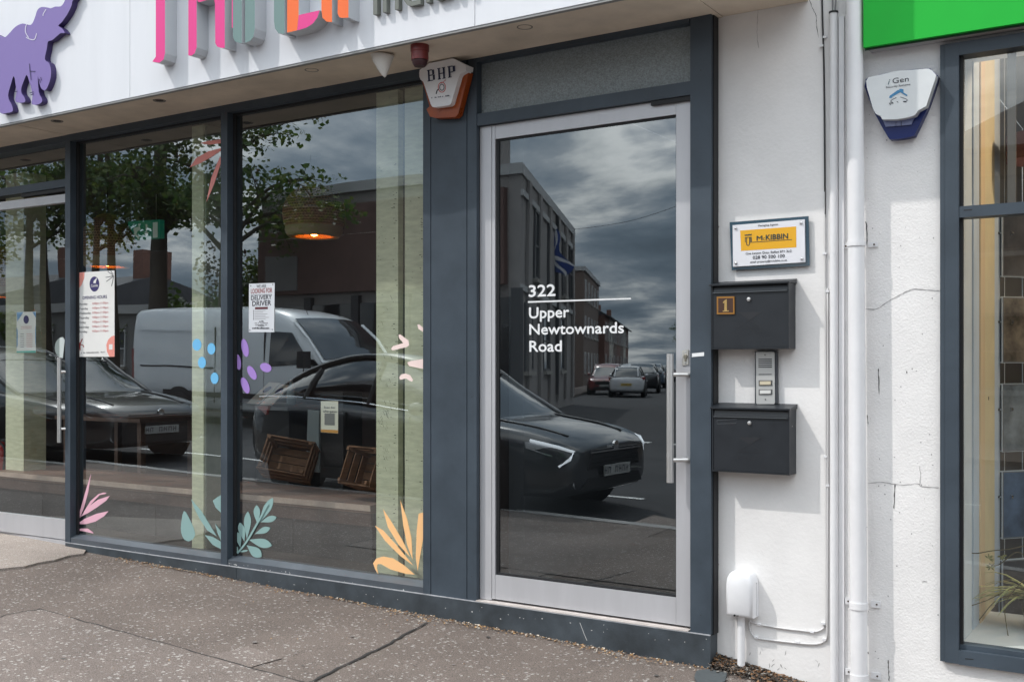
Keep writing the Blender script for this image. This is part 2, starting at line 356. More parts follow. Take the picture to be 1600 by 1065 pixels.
tag(obj('plastic_scrap', bm, WPL), 'thin white plastic scrap at the foot of the conduit', 'scrap')

# ================================================================ SHOPFRONT
YF, YG, YPL, YL = -0.075, -0.012, -0.085, -0.045        # frame face, glass, plinth face, door leaf face
zS = W(744, 88, YF).z                                   # soffit level
zP = W(640, 925.3, YPL).z                               # top of the plinth
XA = -12.0
def fx(px, y=YF): return W(px, 600, y).x
def fz(px, py, y=YF): return W(px, py, y).z
XR = fx(1111)
sf = thing('restaurant_shopfront', 'dark grey aluminium restaurant shopfront with two tall windows and a glazed silver door', 'shopfront', (fx(600), YF, 0))
def member(name, x0, x1, z0, z1, y0=YF, y1=0.03, mat=ANTH, parent=None, bevel=0.002): return obj(name, BX(x0, x1, y0, y1, z0, z1), mat, parent or sf, bevel=bevel)
# plinth, in lengths
m2 = fx(347)
ped = [XA, fx(103), fx(369.5, YPL), fx(1111, YPL)]
bm = NB()
for a, b in ((fx(104), ped[2] - 0.0015), (ped[2] + 0.0015, XR)): obj('plinth', BX(a, b, YPL, 0.02, -0.6, zP), ANTHD, sf, bevel=0.002)
bm = BX(fx(104), XR - 0.002, YPL + 0.004, YF + 0.001, zP, zP + 0.004); obj('sealant_bead', bm, M('grey_sealant', (0.42, 0.42, 0.44), 0.7, var=0.3, vs=25), sf)
zt = zS - 0.055                                          # underside of the head rail
member('head_rail', XA, fx(661), zt, zS + 0.02)
member('head_rail', fx(744.6), fx(1077), fz(1000, 50), zS + 0.02)
mull = []
for a, b in ((101.7, 109.6), (345, 355)): member('mullion', fx(a), fx(b), zP + 0.004, zt)
# broad pier between the big window and the door, with its two folded seams
pa, pb, pc, pd = fx(661), fx(673.2), fx(729.4), fx(744.6)
member('pier_panel', pa, pb - 0.003, zP + 0.004, zS + 0.02)
member('pier_panel', pb + 0.002, pc - 0.002, zP + 0.004, zS + 0.02)
member('pier_panel', pc + 0.003, pd, zP + 0.004, zS + 0.02)
obj('pier_backing', BX(pa + 0.01, pd - 0.005, YF + 0.012, 0.0, zP + 0.004, zS), GASK, sf)
member('end_post', fx(1078.5), XR, zP + 0.004, zS + 0.02, y1=-0.001)
obj('edge_gasket', BX(XR - 0.004, XR + 0.006, YF + 0.02, 0.0, zP, zS), GASK, sf)
# sills under both windows: face and sloping ledge
zs1 = fz(345, 870.5); 
def sill(x0, x1, z1):
    bm = NB(); prism(bm, [(x0, YF + 0.004, zP + 0.004), (x0, YF + 0.004, z1 - 0.004), (x0, YG - 0.004, z1 + 0.018), (x0, 0.03, z1 + 0.018), (x0, 0.03, zP + 0.004)], (x1 - x0, 0, 0))
    obj('sill', bm, M('anthracite_sill', (0.075, 0.088, 0.105), 0.38, var=0.15, vs=7), sf, bevel=0.0015)
zsill = fz(345, 872)
sill(fx(109.6), fx(345), zsill); sill(fx(355), fx(661), zsill)
zg0 = zsill + 0.016
def pane(name, x0, x1, z0, z1, y=YG, mat=GLASS, t=0.008, parent=None):
    bm = NB(); bm.faces.new([bm.verts.new(p) for p in ((x0, y, z0), (x1, y, z0), (x1, y, z1), (x0, y, z1))]); return obj(name, bm, mat, parent or sf, recalc=False)
pane('window_pane', fx(109.6) + 0.001, fx(345), zg0, zt)
pane('window_pane', fx(355) + 0.001, fx(661), zg0, zt)
for x in (fx(109.6) + 0.0005, fx(355) + 0.0005): obj('glazing_bead', BX(x, x + 0.022, YG - 0.016, YG - 0.002, zg0, zt), GASK, sf)
for x in (fx(345), fx(661)): obj('glazing_bead', BX(x - 0.006, x - 0.0005, YG - 0.012, YG - 0.002, zg0, zt), GASK, sf)
for x0, x1 in ((fx(109.6) + 0.023, fx(345) - 0.007), (fx(355) + 0.023, fx(661) - 0.007)):
    obj('glazing_bead', BX(x0, x1, YG - 0.014, YG - 0.002, zt - 0.012, zt - 0.0005), GASK, sf)
# ---- left doorway: transom window, rail and a silver-railed glazed door standing a touch ajar
xm = fx(101.7)
zb0, zb1 = fz(101.7, 291), fz(101.7, 278.5)
member('transom_rail', XA, xm, zb0, zb1, y0=YF + 0.012)
pane('transom_pane', XA, xm, zb1, zt)
dw = 1.45; dx0 = xm - dw - 0.004
def leaf(name, x0, x1, z0, z1, y0, sw, top, bot, mat=SILV):
    """door leaf whose two stiles and two rails are sub-parts of it"""
    bm = NB(); box(bm, x0, x0 + sw[0], y0, y0 + 0.045, z0, z1); st = obj(name, bm, mat, sf, bevel=0.002)
    obj('stile', BX(x1 - sw[1], x1, y0, y0 + 0.045, z0, z1), mat, st, bevel=0.002)
    obj('top_rail', BX(x0 + sw[0] + 0.0015, x1 - sw[1] - 0.0015, y0 + 0.001, y0 + 0.044, z1 - top, z1), mat, st, bevel=0.002)
    obj('bottom_rail', BX(x0 + sw[0] + 0.0015, x1 - sw[1] - 0.0015, y0 + 0.001, y0 + 0.044, z0, z0 + bot), mat, st, bevel=0.002)
    return st
ldz1, ldz0 = fz(101.7, 303, YL), fz(101.7, 842.5, YL)
L1 = fz(101.7, 812, YL) - ldz0; Lt = ldz1 - fz(101.7, 316, YL)
ldoor = leaf('door', dx0, xm - 0.004, ldz0, ldz1, YL, (0.07, 0.012), Lt, L1)
pane('door_pane', dx0 + 0.06, xm - 0.01, ldz0 + L1 - 0.01, ldz1 - Lt + 0.01, YL + 0.025, glass('left_door_glass', 0.14, (0.8, 0.83, 0.82), warp=0.0005), parent=ldoor)
bm = NB(); hp = [(W(95.5, 560, YL - 0.075).x)]
hx = W(92.5, 560, YL - 0.06).x; hz1, hz0 = W(92.5, 558, YL - 0.06).z, W(92.5, 691, YL - 0.06).z
tube(bm, [(hx, YL - 0.06, hz0), (hx, YL - 0.06, hz1)], 0.014, 12)
for t in (0.16, 0.83):
    q = hz0 + (hz1 - hz0) * t; tube(bm, [(hx, YL - 0.06, q), (hx + 0.03, YL - 0.012, q)], 0.009, 8)
obj('handle', bm, STEEL, ldoor, auto=40)
AJAR = math.radians(2.1)
piv = Matrix.Translation((xm, YL, 0)) @ Matrix.Rotation(AJAR, 4, 'Z') @ Matrix.Translation((-xm, -YL, 0))
ldoor.matrix_parent_inverse = ldoor.matrix_parent_inverse @ piv
member('threshold', XA, xm, ldz0 - 0.05, ldz0 - 0.006, y0=YL - 0.012, mat=SILV)
obj('door_closer_cover', BX(xm - 0.55, xm, YF + 0.02, YF + 0.06, zb0 - 0.028, zb0 - 0.004), GASK, sf)
# ---- entrance door 322
ex0, ex1 = W(749.5, 600, YL).x, W(1079.5, 600, YL).x
ez1 = fz(752, 197.5, YL) - 0.004; ez0 = zP + 0.012
eb0, eb1 = fz(744.5, 197.0, YF + 0.004), fz(755.7, 176.5, YF + 0.004)
member('transom_rail', pd, fx(1078.5), eb0, eb1, y0=YF + 0.004)
FROST = M('frosted_glass', (0.215, 0.25, 0.262), 0.22, var=0.28, vs=120, bump=0.5, bs=170, spec=0.8)
pane('transom_pane', pd, fx(1078.5), eb1, fz(1000, 50), -0.028, FROST)
obj('jamb_gasket', BX(pd, ex0 + 0.002, YL - 0.004, 0.02, ez0, eb0), GASK, sf)
sA = W(768.6, 600, YL).x; sB = W(1056.3, 600, YL).x
member('door_jamb', ex0, sA - 0.003, ez0, ez1, y0=YL, y1=YL + 0.06, mat=SILV)
rail_t = fz(1000, 164.4, YL) - fz(1000, 188, YL); rail_b = fz(1000, 928, YL) - fz(1000, 969, YL)
edoor = leaf('door', sA, ex1, ez0 + 0.008, ez1, YL + 0.001, (W(773.2, 600, YL).x - sA, ex1 - sB), rail_t, rail_b)
pane('door_pane', sA + 0.01, sB + 0.01, ez0 + rail_b, ez1 - rail_t + 0.01, YL + 0.02, DGLASS, parent=edoor)
gx0, gx1, gz0, gz1 = W(773.2, 600, YL).x, sB, ez0 + 0.008 + rail_b, ez1 - rail_t
bm = NB(); q = YL + 0.012
for a in ((gx0, gx0 + 0.016, gz0, gz1), (gx1 - 0.006, gx1, gz0, gz1), (gx0 + 0.0161, gx1 - 0.0061, gz1 - 0.010, gz1), (gx0 + 0.0161, gx1 - 0.0061, gz0, gz0 + 0.012)): box(bm, a[0], a[1], q, q + 0.009, a[2], a[3])
obj('gasket', bm, GASK, edoor)
bm = NB(); yb = YL - 0.065; hx = W(1047, 650, yb).x; h1, h0 = W(1047, 552.5, yb).z, W(1047, 753.5, yb).z
tube(bm, [(hx, yb, h0), (hx, yb, h1)], 0.0165, 20); obj('handle', bm, STEEL, edoor, auto=40)
for py in (585, 719):
    z = W(1060, py, yb).z; bm = NB(); tube(bm, [(hx, yb, z), (hx + 0.055, YL - 0.02, z), (hx + 0.075, YL, z)], [0.010, 0.011, 0.014], 12); obj('handle_bracket', bm, STEEL, edoor, auto=40)
bm = PX(NB(), [(1066, 547.5), (1075.5, 546), (1075.5, 569.5), (1066, 571)], YL - 0.004, 0.005); kp = obj('lock_plate', bm, M('satin_lock_plate', (0.62, 0.60, 0.56), 0.35, 0.7), edoor, bevel=0.001)
bm = NB(); c = W(1071, 557, YL - 0.006); lathe(bm, [(0.0001, -0.004), (0.009, -0.004), (0.011, 0.0), (0.011, 0.004)], c, 14, 'y'); box(bm, c.x - 0.003, c.x + 0.003, c.y - 0.003, c.y + 0.003, c.z - 0.022, c.z)
obj('lock_cylinder', bm, M('dull_brass', (0.35, 0.32, 0.26), 0.35, 1.0), edoor)
for py in (550, 567):
    obj('screw', lathe(NB(), [(0.0001, -0.002), (0.003, -0.001), (0.003, 0.002)], W(1071, py, YL - 0.005), 8, 'y'), CHROME, edoor)
member('threshold', ex0, ex1, zP + 0.0045, zP + 0.009, y0=YPL + 0.003, y1=YL + 0.03, mat=M('pinkish_threshold_strip', (0.62, 0.56, 0.53), 0.5, var=0.12, vs=18))
obj('threshold_groove', BX(ex0, ex1, YPL + 0.014, YPL + 0.0155, zP + 0.0085, zP + 0.0095), GASK, sf)
obj('door_closer_cover', BX(W(1015, 170, YF).x, fx(1078), YF + 0.012, YL - 0.004, eb0 - 0.022, eb0 - 0.001), GASK, sf)
tag(obj('label_sticker', PX(NB(), [(1081, 552), (1100, 550), (1100, 556), (1081, 557.5)], YF - 0.001, 0.0012), VINYL), 'small blank white sticker on the dark post beside the door lock', 'sticker')
# address lettering on the entrance door
YD = YL + 0.0185
ad = thing('address_lettering', 'white 322 Upper Newtownards Road lettering on the dark door pane', 'lettering', W(826, 548, YD))
TX('number_lettering', '322', VINYL, YD, (826, 463.5), 868, 18.5, ad, 0.035)
bm = PX(NB(), [(825, 470.5), (986, 465.2), (986, 467.4), (825, 473)], YD, 0.001); obj('rule_line', bm, VINYL, ad)
TX('street_lettering', 'Upper', VINYL, YD, (826.5, 497), 889.5, 17.5, ad, 0.035)
TX('street_lettering', 'Newtownards', VINYL, YD, (827, 522.5), 975, 17, ad, 0.032)
TX('street_lettering', 'Road', VINYL, YD, (827, 549), 878, 17.5, ad, 0.035)

# chipped paint and scuffs along the sills and plinth
bm = NB()
for k in range(150):
    if k < 95: px = random.choice((random.uniform(355, 450), random.uniform(110, 345), random.uniform(356, 660), random.gauss(365, 6))); p = W(px, 848.4 + (px - 103) * .1436 + random.gauss(-1, 2.5), YF - .0012)
    else: px = random.uniform(120, 1105); p = W(px, 852 + (px - 103) * .1436 + random.uniform(2, 24), YPL - .0006)
    s = random.uniform(.001, .0035) * (1.6 if random.random() < .12 else 1)
    if p.z < g(p.x) + .006: continue
    bm.faces.new([bm.verts.new(p + Vector((math.cos(t) * s * random.uniform(.5, 1.8), 0, math.sin(t) * s * random.uniform(.4, 1)))) for t in (0.1, 1.3, 2.6, 3.9, 5.1)])
obj('paint_chip', bm, M('chipped_primer', (0.55, 0.55, 0.55), .8), sf)['kind'] = 'stuff'
stroke_ = [(906, 972), (912, 988), (917, 1000)]
bm = NB(); q = [W(a, b, YPL - .0007) for a, b in stroke_]; 
for a, b in zip(q, q[1:]): bm.faces.new([bm.verts.new(v) for v in (a + Vector((.0015, 0, 0)), b + Vector((.002, 0, 0)), b - Vector((.001, 0, 0)), a - Vector((.0015, 0, 0)))])
obj('scratch', bm, MATS['chipped_primer'], sf)
# screw heads on posts and rails
for px, py in ((105.5, 340), (105.5, 620), (105.5, 800), (350, 240), (350, 560), (350, 840), (667, 300), (667, 860), (1095, 110), (1095, 420), (1095, 880), (1095, 960), (737, 300), (737, 620), (737, 900)):
    w = W(px, py, YF); obj('screw_head', lathe(NB(), [(0.0001, -.0012), (.0032, -.0008), (.0036, .0005)], w, 10, 'y'), M('painted_screw', (0.04, 0.048, 0.058), .4, .3), sf)
# trodden gum and tar spots on the pavement
GUM = [M('old_gum', (0.085, 0.078, 0.074), .9), M('pale_gum', (0.19, 0.17, 0.16), .9), M('oil_spot', (0.05, 0.045, 0.043), .7)]
bm = NB()
for k in range(60):
    x, y = random.uniform(-6.2, -0.9), random.uniform(-1.9, -.2); s = random.uniform(.005, .014); z = g(x) + .0058
    f = bm.faces.new([bm.verts.new((x + math.cos(t) * s * random.uniform(.7, 1.15), y + math.sin(t) * s * random.uniform(.7, 1.15), z)) for t in [i * .7 for i in range(9)]]); f.material_index = random.choice((0, 0, 1, 2))
tag(obj('gum_spots', bm, GUM), kind='stuff')

# ================================================================ WHITE WALL
XW = W(1469, 600, -0.03).x                              # left edge of the neighbour's window frame
zn0 = W(1471, 1033, -0.03).z; zn1 = W(1468, 68, -0.03).z
wall = thing('rendered_wall', 'cracked white rendered wall between the glass door and the neighbouring shop window', 'wall', (-1.4, 0, 0))
xj = W(1316, 600).x
obj('smooth_render', BX(XR + 0.0, xj, 0.0, 0.35, -0.7, 5.2), WHITE, wall)
obj('rough_render', BX(xj, XW + 0.005, -0.004, 0.35, -0.7, 5.2), WHITER, wall)
obj('render_below_window', BX(XW + 0.005, 3.0, -0.004, 0.35, -0.7, zn0 - 0.002), WHITER, wall)
obj('render_above_window', BX(XW + 0.005, 3.0, -0.004, 0.35, zn1, 5.2), WHITER, wall)
obj('render_behind_sign', BX(XA, XR, 0.02, 0.35, zS + 0.02, 5.2), WHITE, wall)
CRK = M('crack_black', (0.03, 0.028, 0.028), 0.95)
CRG = M('crack_grey', (0.36, 0.35, 0.35), 0.95)
def crack(pxs, w, mat=CRK, y=-0.0055, n=5, k=1.0):
    bm = NB(); pts = crs(pxs, n); L, R = [], []
    for i, (a, b) in enumerate(pts):
        a += random.uniform(-k, k) * 0.5; b += random.uniform(-k, k) * 0.5; d = Vector((*pts[min(i + 1, len(pts) - 1)], 0)) - Vector((*pts[max(i - 1, 0)], 0)); s = Vector((-d.y, d.x, 0)).normalized()
        ww = w * random.uniform(0.3, 1) * (0.25 if i in (0, len(pts) - 1) else 1); L.append(bm.verts.new(W(a + s.x * ww, b + s.y * ww, y))); R.append(bm.verts.new(W(a - s.x * ww, b - s.y * ww, y)))
    for i in range(len(pts) - 1): bm.faces.new((L[i], L[i + 1], R[i + 1], R[i]))
    obj('crack', bm, mat, wall)
Z1 = lambda p: zp(1260, 330, 0.3476, p)
Z2 = lambda p: zp(1260, 680, 0.3613, p)
for a, b, c in ((Z1([(268, 45), (271, 90), (273, 155)]), 0.9, CRK), (Z1([(322, 705), (325, 760), (328, 822)]), 0.9, CRK), (Z1([(274, 915), (277, 957)]), 0.8, CRK), (Z1([(450, 716), (452, 727)]), 0.9, CRK),
                (Z2([(384, 210), (381, 260), (379, 318)]), 1.0, CRK), (Z2([(353, 968), (355, 1010), (358, 1062)]), 0.9, CRK), (Z2([(266, 934), (268, 944)]), 0.8, CRK),
                (Z1([(265, 440), (310, 440), (350, 418), (380, 398), (440, 366), (480, 350), (540, 352), (600, 358)]), 0.8, CRG),
                (Z2([(265, 206), (330, 201), (400, 213), (480, 209), (500, 220), (575, 226)]), 0.75, CRG), (Z2([(490, 130), (493, 170), (490, 215)]), 0.6, CRG),
                (Z2([(498, 629), (524, 631)]), 0.8, CRG), (Z2([(378, 92), (384, 97)]), 0.7, CRG)):
    crack(a, b, c)
Z3 = lambda p: zp(1100, 0, 0.31, p)
crack(Z3([(530, 0), (545, 38), (557, 62), (566, 84), (567, 125), (577, 190)]), 0.55, CRK, -0.0012)
crack(Z3([(273, 40), (269, 120), (268, 190), (276, 245)]), 0.45, CRG, -0.0012)
for k in range(16):
    a, b = random.uniform(1125, 1285), random.uniform(1010, 1045); crack([(a, b), (a + random.uniform(-5, 5), b + random.uniform(3, 8))], 0.6, CRG if k % 3 else CRK, -0.0012, 3, 1.5)
bm = NB()
for k in range(110):
    p = W(random.uniform(1350, 1466), random.uniform(120, 1060), -.0052); s = random.choice((.0012, .0016, .0022, .004))
    bm.faces.new([bm.verts.new(p + Vector((math.cos(t) * s * random.uniform(.4, 1), 0, math.sin(t) * s * random.uniform(.4, 1.2)))) for t in (0.1, 1.3, 2.6, 3.9, 5.1)])
obj('pock_mark', bm, CRG, wall)['kind'] = 'stuff'
# flaked render along the frame
bm = NB()
for k in range(60):
    py = random.uniform(330, 1010); p = W(1120 + random.uniform(-1.0, 2.2), py, -0.003); s = random.uniform(0.003, 0.008)
    bm.faces.new([bm.verts.new(p + Vector((math.cos(t) * s * random.uniform(0.3, 0.8), 0, math.sin(t) * s * random.uniform(0.6, 2)))) for t in (0.2, 1.4, 2.9, 4.1, 5.2)])
obj('flaked_patch', bm, M('bare_render', (0.22, 0.20, 0.19), 0.95), wall)['kind'] = 'stuff'

# ================================================================ WHITE FASCIA SIGN
PR = -0.50                                               # face of the sign box
zF = zS
XFR = -1.466
fs = thing('restaurant_sign', 'white restaurant sign box overhead with purple elephant and colourful raised letters', 'shop sign', (-5, PR, zF))
seams = [XA, W(-260, 60, PR).x, W(203, 60, PR).x, W(742, 20, PR).x, XFR]
for a, b in zip(seams, seams[1:]): obj('fascia_panel', BX(a + 0.002, b - 0.002, PR, PR + 0.02, zF - 0.004, zF + 1.35), FASC, fs, bevel=0.0015)
obj('edge_trim', BX(XA, XFR, PR + 0.003, PR + 0.03, zF - 0.016, zF - 0.0045), M('grey_trim', (0.28, 0.28, 0.28), 0.5), fs)
sj = [XA, H(-60, 205, zF).x, H(60, 200, zF).x, H(430, 115, zF).x, H(1100, 2, zF).x, XFR]
for i, (a, b) in enumerate(zip(sj, sj[1:])): obj('soffit_panel', BX(a + 0.0015, b - 0.0015, PR + 0.031, 0.018 if i < 4 else -0.002, zF - 0.008 - 0.002 * (i % 2), zF + 0.02), SOFF, fs, bevel=0.001)
obj('sign_end', BX(XFR - 0.02, XFR, PR + 0.021, -0.002, zF + 0.021, zF + 1.35), FASC, fs)
obj('sign_top', BX(XA, XFR, PR + 0.001, 0.02, zF + 1.351, zF + 1.37), FASC, fs)
for px, py in ((89, 190), (249, 158), (487, 110), (820, 43), (-90, 228)):
    p = H(px, py, zF - 0.011); bm = lathe(NB(), [(0.026, 0.004), (0.034, 0.0), (0.038, 0.0), (0.040, 0.006)], p, 20, cap=False); d = obj('downlight', bm, M('downlight_rim', (0.20, 0.18, 0.16), 0.4, 0.5), fs, smooth=True)
    obj('lamp_lens', lathe(NB(), [(0.0001, 0.003), (0.026, 0.003)], p, 16, cap=False), GASK, d)
RUST = M('rust', (0.10, 0.045, 0.025), 0.9)
bm = NB()
for k in range(46):
    px = random.choice((random.uniform(195, 240), random.uniform(295, 360), random.uniform(430, 490), random.uniform(0, 730))); p = H(px, 190 - 0.2125 * px + random.uniform(0.5, 3.0), zF - 0.0125); p.y = max(p.y, PR + 0.034); s = random.uniform(0.002, 0.007)
    bm.faces.new([bm.verts.new(p + Vector((math.cos(t) * s * 2 * random.uniform(0.4, 1), math.sin(t) * s * random.uniform(0.4, 1), 0))) for t in (0, 1.2, 2.5, 3.7, 5)])
obj('rust_spot', bm, RUST, fs)['kind'] = 'stuff'
# raised letters
YLt = PR - 0.085
PINK = M('letter_pink', lin(226, 62, 140), 0.4); TEALL = M('letter_grey_green', lin(112, 138, 136), 0.4); ORNG = M('letter_orange', lin(242, 110, 48), 0.4)
LSIDE = M('letter_return_grey', (0.50, 0.52, 0.55), 0.45); GREYL = M('letter_khaki_grey', (0.16, 0.17, 0.15), 0.45)
def letter(outline, mat):                                # outline in metres on the sign face: (x, z)
    bm = NB(); prism(bm, [(x, YLt, z) for x, z in outline], (0, 0.085, 0)); bmesh.ops.recalc_face_normals(bm, faces=bm.faces)
    for f in bm.faces: f.material_index = 0 if f.normal.y < -0.9 else 1
    obj('raised_letter', bm, [mat, LSIDE], fs)
def Lx(px): return W(px, 0, YLt).x
def Lz(px, py): return W(px, py, YLt).z
ztop = zF + 0.86
Zl = lambda p: [(W(a, b, YLt).x, W(a, b, YLt).z) for a, b in zp(220, 0, 0.225, p)]
def up(pts_px, x_left, x_right): return Zl(pts_px) + [(x_right, ztop), (x_left, ztop)]
xl = lambda a: W(220 + a * 0.225, 0, YLt).x
letter(Zl([(104, 0), (104, 395), (80, 430), (128, 437), (158, 415), (168, 370), (168, 0)]) [:7] + [(xl(168), ztop - 0.1), (xl(290), ztop - 0.1), (xl(290), ztop), (xl(-20), ztop), (xl(-20), ztop - 0.1), (xl(104), ztop - 0.1)], PINK)
zb = Lz(220 + 400 * 0.225, 4)
letter([Zl([(330, 386)])[0], *Zl([(352, 388), (374, 372), (388, 330)]), (xl(388), zb + 0.02), (xl(400), zb), (xl(505), zb), (xl(515), zb - 0.03), *Zl([(517, 300), (530, 325), (558, 334), (583, 334)]), (xl(583), ztop), (xl(517), ztop), (xl(517), zb + 0.16), (xl(388), zb + 0.16), (xl(388), ztop), (xl(330), ztop)], PINK)
letter([*Zl([(640, 200), (640, 260), (655, 290), (690, 302), (702, 300)]), (xl(702), ztop - 0.12), (xl(690), ztop), (xl(640), ztop)], TEALL)
letter([*Zl([(632, 0), (632, 195), (639, 195)]), (xl(639), ztop - 0.25), (xl(632), ztop - 0.25)], PINK)
letter([*Zl([(724, 300), (760, 285), (782, 255), (792, 200)]), (xl(792), ztop), (xl(702.5), ztop), (xl(702.5), ztop - 0.12), (xl(724), ztop - 0.12)], TEALL)
letter([*Zl([(925, 150), (932, 200), (955, 232), (998, 238)]), (xl(998), ztop), (xl(925), ztop)], TEALL)
letter([*Zl([(1016, 228), (1085, 213), (1096, 104), (1096, 0)]), (xl(1096), ztop), (xl(1016), ztop)], ORNG)
letter(Zl([(1086, 213), (1150, 194), (1195, 165), (1225, 125), (1243, 73), (1097, 106)]), PINK)
letter([*Zl([(1254, 75), (1262, 125), (1290, 152), (1328, 155)]), (xl(1328), ztop - 0.1), (xl(1254), ztop - 0.1)], ORNG)
letter([*Zl([(1367, 98), (1380, 122), (1400, 126), (1442, 124)]), (xl(1442), ztop - 0.1), (xl(1367), ztop - 0.1)], ORNG)
me = None
ind = TX('raised_word', 'Indian', GREYL, PR - 0.03, (583, 23.3), 737, 67, fs, 0.012, ext=0.03)
# elephant
Ze = lambda p: [(W(a, b, YLt).x, W(a, b, YLt).z) for a, b in zp(0, 0, 0.169, p)]
ele = smooth_poly([(225, 215), (262, 150), (285, 80), (320, 50), (375, 52), (410, 60), (450, 45), (500, 42), (530, 10), (555, -50), (590, -110), (640, -120), (655, -70), (612, -10), (600, 40), (560, 120), (510, 190), (480, 222), (512, 245), (540, 288), (500, 292), (460, 325), (420, 357), (385, 370), (372, 440), (356, 535), (395, 570), (412, 640), (405, 720), (375, 800), (350, 822), (320, 800), (300, 735), (290, 690), (300, 840), (330, 905), (318, 940), (270, 958), (232, 945), (240, 880), (228, 800), (210, 740), (188, 680), (160, 735), (138, 800), (140, 850), (165, 885), (175, 925), (140, 938), (82, 925), (92, 850), (85, 775), (68, 690), (40, 770), (18, 850), (22, 905), (50, 960), (58, 1015), (10, 1032), (-60, 1030), (-70, 900), (-90, 760), (-130, 700), (-210, 760), (-215, 880), (-190, 1000), (-290, 1010), (-300, 860), (-310, 700), (-330, 520), (-280, 360), (-160, 280), (-30, 330), (20, 300), (80, 235), (150, 202)], 3)
PURP = M('elephant_purple', lin(126, 108, 170), 0.45); PURPD = M('elephant_edge', lin(58, 44, 96), 0.5)
bm = NB(); prism(bm, [(x, YLt + 0.045, z) for x, z in Ze(ele)], (0, 0.04, 0)); bmesh.ops.recalc_face_normals(bm, faces=bm.faces)
for f in bm.faces: f.material_index = 0 if f.normal.y < -0.9 else 1
el = obj('elephant_cutout', bm, [PURP, PURPD], fs)
LINEW = M('engraved_line', (0.70, 0.68, 0.78), 0.6)
def stroke(pxs, w, y, mat, parent, name='engraved_line', n=5):
    bm = NB(); pts = crs(pxs, n); L, R = [], []
    for i, (a, b) in enumerate(pts):
        d = Vector((*pts[min(i + 1, len(pts) - 1)], 0)) - Vector((*pts[max(i - 1, 0)], 0)); s = Vector((-d.y, d.x, 0)).normalized() * w / 2
        L.append(bm.verts.new(W(a + s.x, b + s.y, y))); R.append(bm.verts.new(W(a - s.x, b - s.y, y)))
    for i in range(len(pts) - 1): bm.faces.new((L[i], L[i + 1], R[i + 1], R[i]))
    return obj(name, bm, mat, parent)
ze = lambda p: zp(0, 0, 0.169, p)
for p in ([(270, 195), (240, 240), (236, 300), (265, 352)], [(240, 345), (270, 362), (318, 366), (338, 310)], [(425, 88), (400, 130), (398, 150)]): stroke(ze(p), 1.1, YLt + 0.043, LINEW, el)
for p in ([(272, 590), (276, 650), (288, 740)], [(276, 660), (328, 662)], [(275, 862), (312, 850)], [(282, 880), (312, 868)], [(130, 850), (162, 845)], [(362, 730), (372, 765)], [(376, 715), (384, 745)]): stroke(ze(p), 1.3, YLt + 0.043, PURPD, el)
# ================================================================ THINGS ON THE WALL AND UNDER THE SOFFIT
# ---- alarm bell boxes
zb_ = lambda p: zp(640, 80, 0.1033, p)
bh = thing('alarm_siren', 'white and amber BHP alarm box on the dark pier between window and door', 'alarm box', W(695, 182, -0.1))
AMB = M('amber_plastic', (0.30, 0.055, 0.004), 0.3, var=0.2, vs=14)
bm = PX(NB(), smooth_poly(zb_([(190, 330), (240, 620), (318, 900), (335, 975), (400, 1003), (560, 1003), (690, 988), (722, 948), (800, 700), (905, 330), (560, 280)]), 2), -0.100, 0.024); obj('lens', bm, AMB, bh, bevel=0.004, auto=40)
bm = PX(NB(), zb_([(255, 880), (310, 990), (400, 1012), (690, 998), (735, 950), (895, 320), (760, 340), (620, 800), (380, 850), (340, 800)]), -0.125, 0.04); obj('lens_rim', bm, AMB, bh, bevel=0.008, auto=45)
bm = PX(NB(), zb_([(146, 330), (152, 285), (180, 265), (258, 228), (288, 186), (650, 111), (690, 125), (848, 208), (850, 300), (765, 348), (745, 385), (628, 792), (592, 820), (385, 850), (342, 843), (318, 800), (207, 468), (165, 432), (148, 390)]), -0.158, 0.05)
obj('cover', bm, WPL, bh, bevel=0.003, auto=40)
bm = PX(NB(), zb_([(850, 215), (915, 232), (908, 305), (850, 298)]), -0.11, 0.03); obj('cover_side', bm, WPL, bh, bevel=0.002)
NAVY = M('navy_ink', (0.012, 0.018, 0.06), 0.6)
yB = -0.1592
def strokes(name, polys, y, mat, parent):
    bm = NB()
    for i, p in enumerate(polys): bm.faces.new([bm.verts.new(W(a, b, y - 0.0002 * i)) for a, b in p])
    return obj(name, bm, mat, parent)
def serif(name, letters, q0, q1, q2, y, mat, parent):
    """slab-serif capitals drawn as strokes in a unit cell; q0 lower left, q1 lower right, q2 upper left corner in px"""
    P = []
    for k, s in enumerate(letters):
        o = k * 1.12; cells = {'B': [(0, 0, .38, .07), (0, .93, .38, 1), (.08, 0, .27, 1), (.27, 0, .6, .08), (.27, .46, .58, .54), (.27, .92, .56, 1), (.6, .05, .82, .5), (.55, .52, .76, .95)],
            'H': [(0, 0, .36, .07), (0, .93, .36, 1), (.08, 0, .27, 1), (.5, 0, .86, .07), (.5, .93, .86, 1), (.6, 0, .79, 1), (.27, .46, .6, .54)],
            'P': [(0, 0, .4, .07), (0, .93, .4, 1), (.08, 0, .27, 1), (.27, .42, .58, .5), (.27, .92, .58, 1), (.56, .46, .82, .96)]}[s]
        tot = 1.12 * (len(letters) - 1) + 0.86
        for a, b, c, d in cells:
            rr = []
            for u, v in ((a, b), (c, b), (c, d), (a, d)):
                u = (u + o) / tot; rr.append((q0[0] + (q1[0] - q0[0]) * u + (q2[0] - q0[0]) * v, q0[1] + (q1[1] - q0[1]) * u + (q2[1] - q0[1]) * v))
            P.append(rr)
    return strokes(name, P, y, mat, parent)
a, b, c = zb_([(272, 462), (700, 385), (262, 290)]); serif('serif_lettering', 'BHP', a, b, c, yB, NAVY, bh)
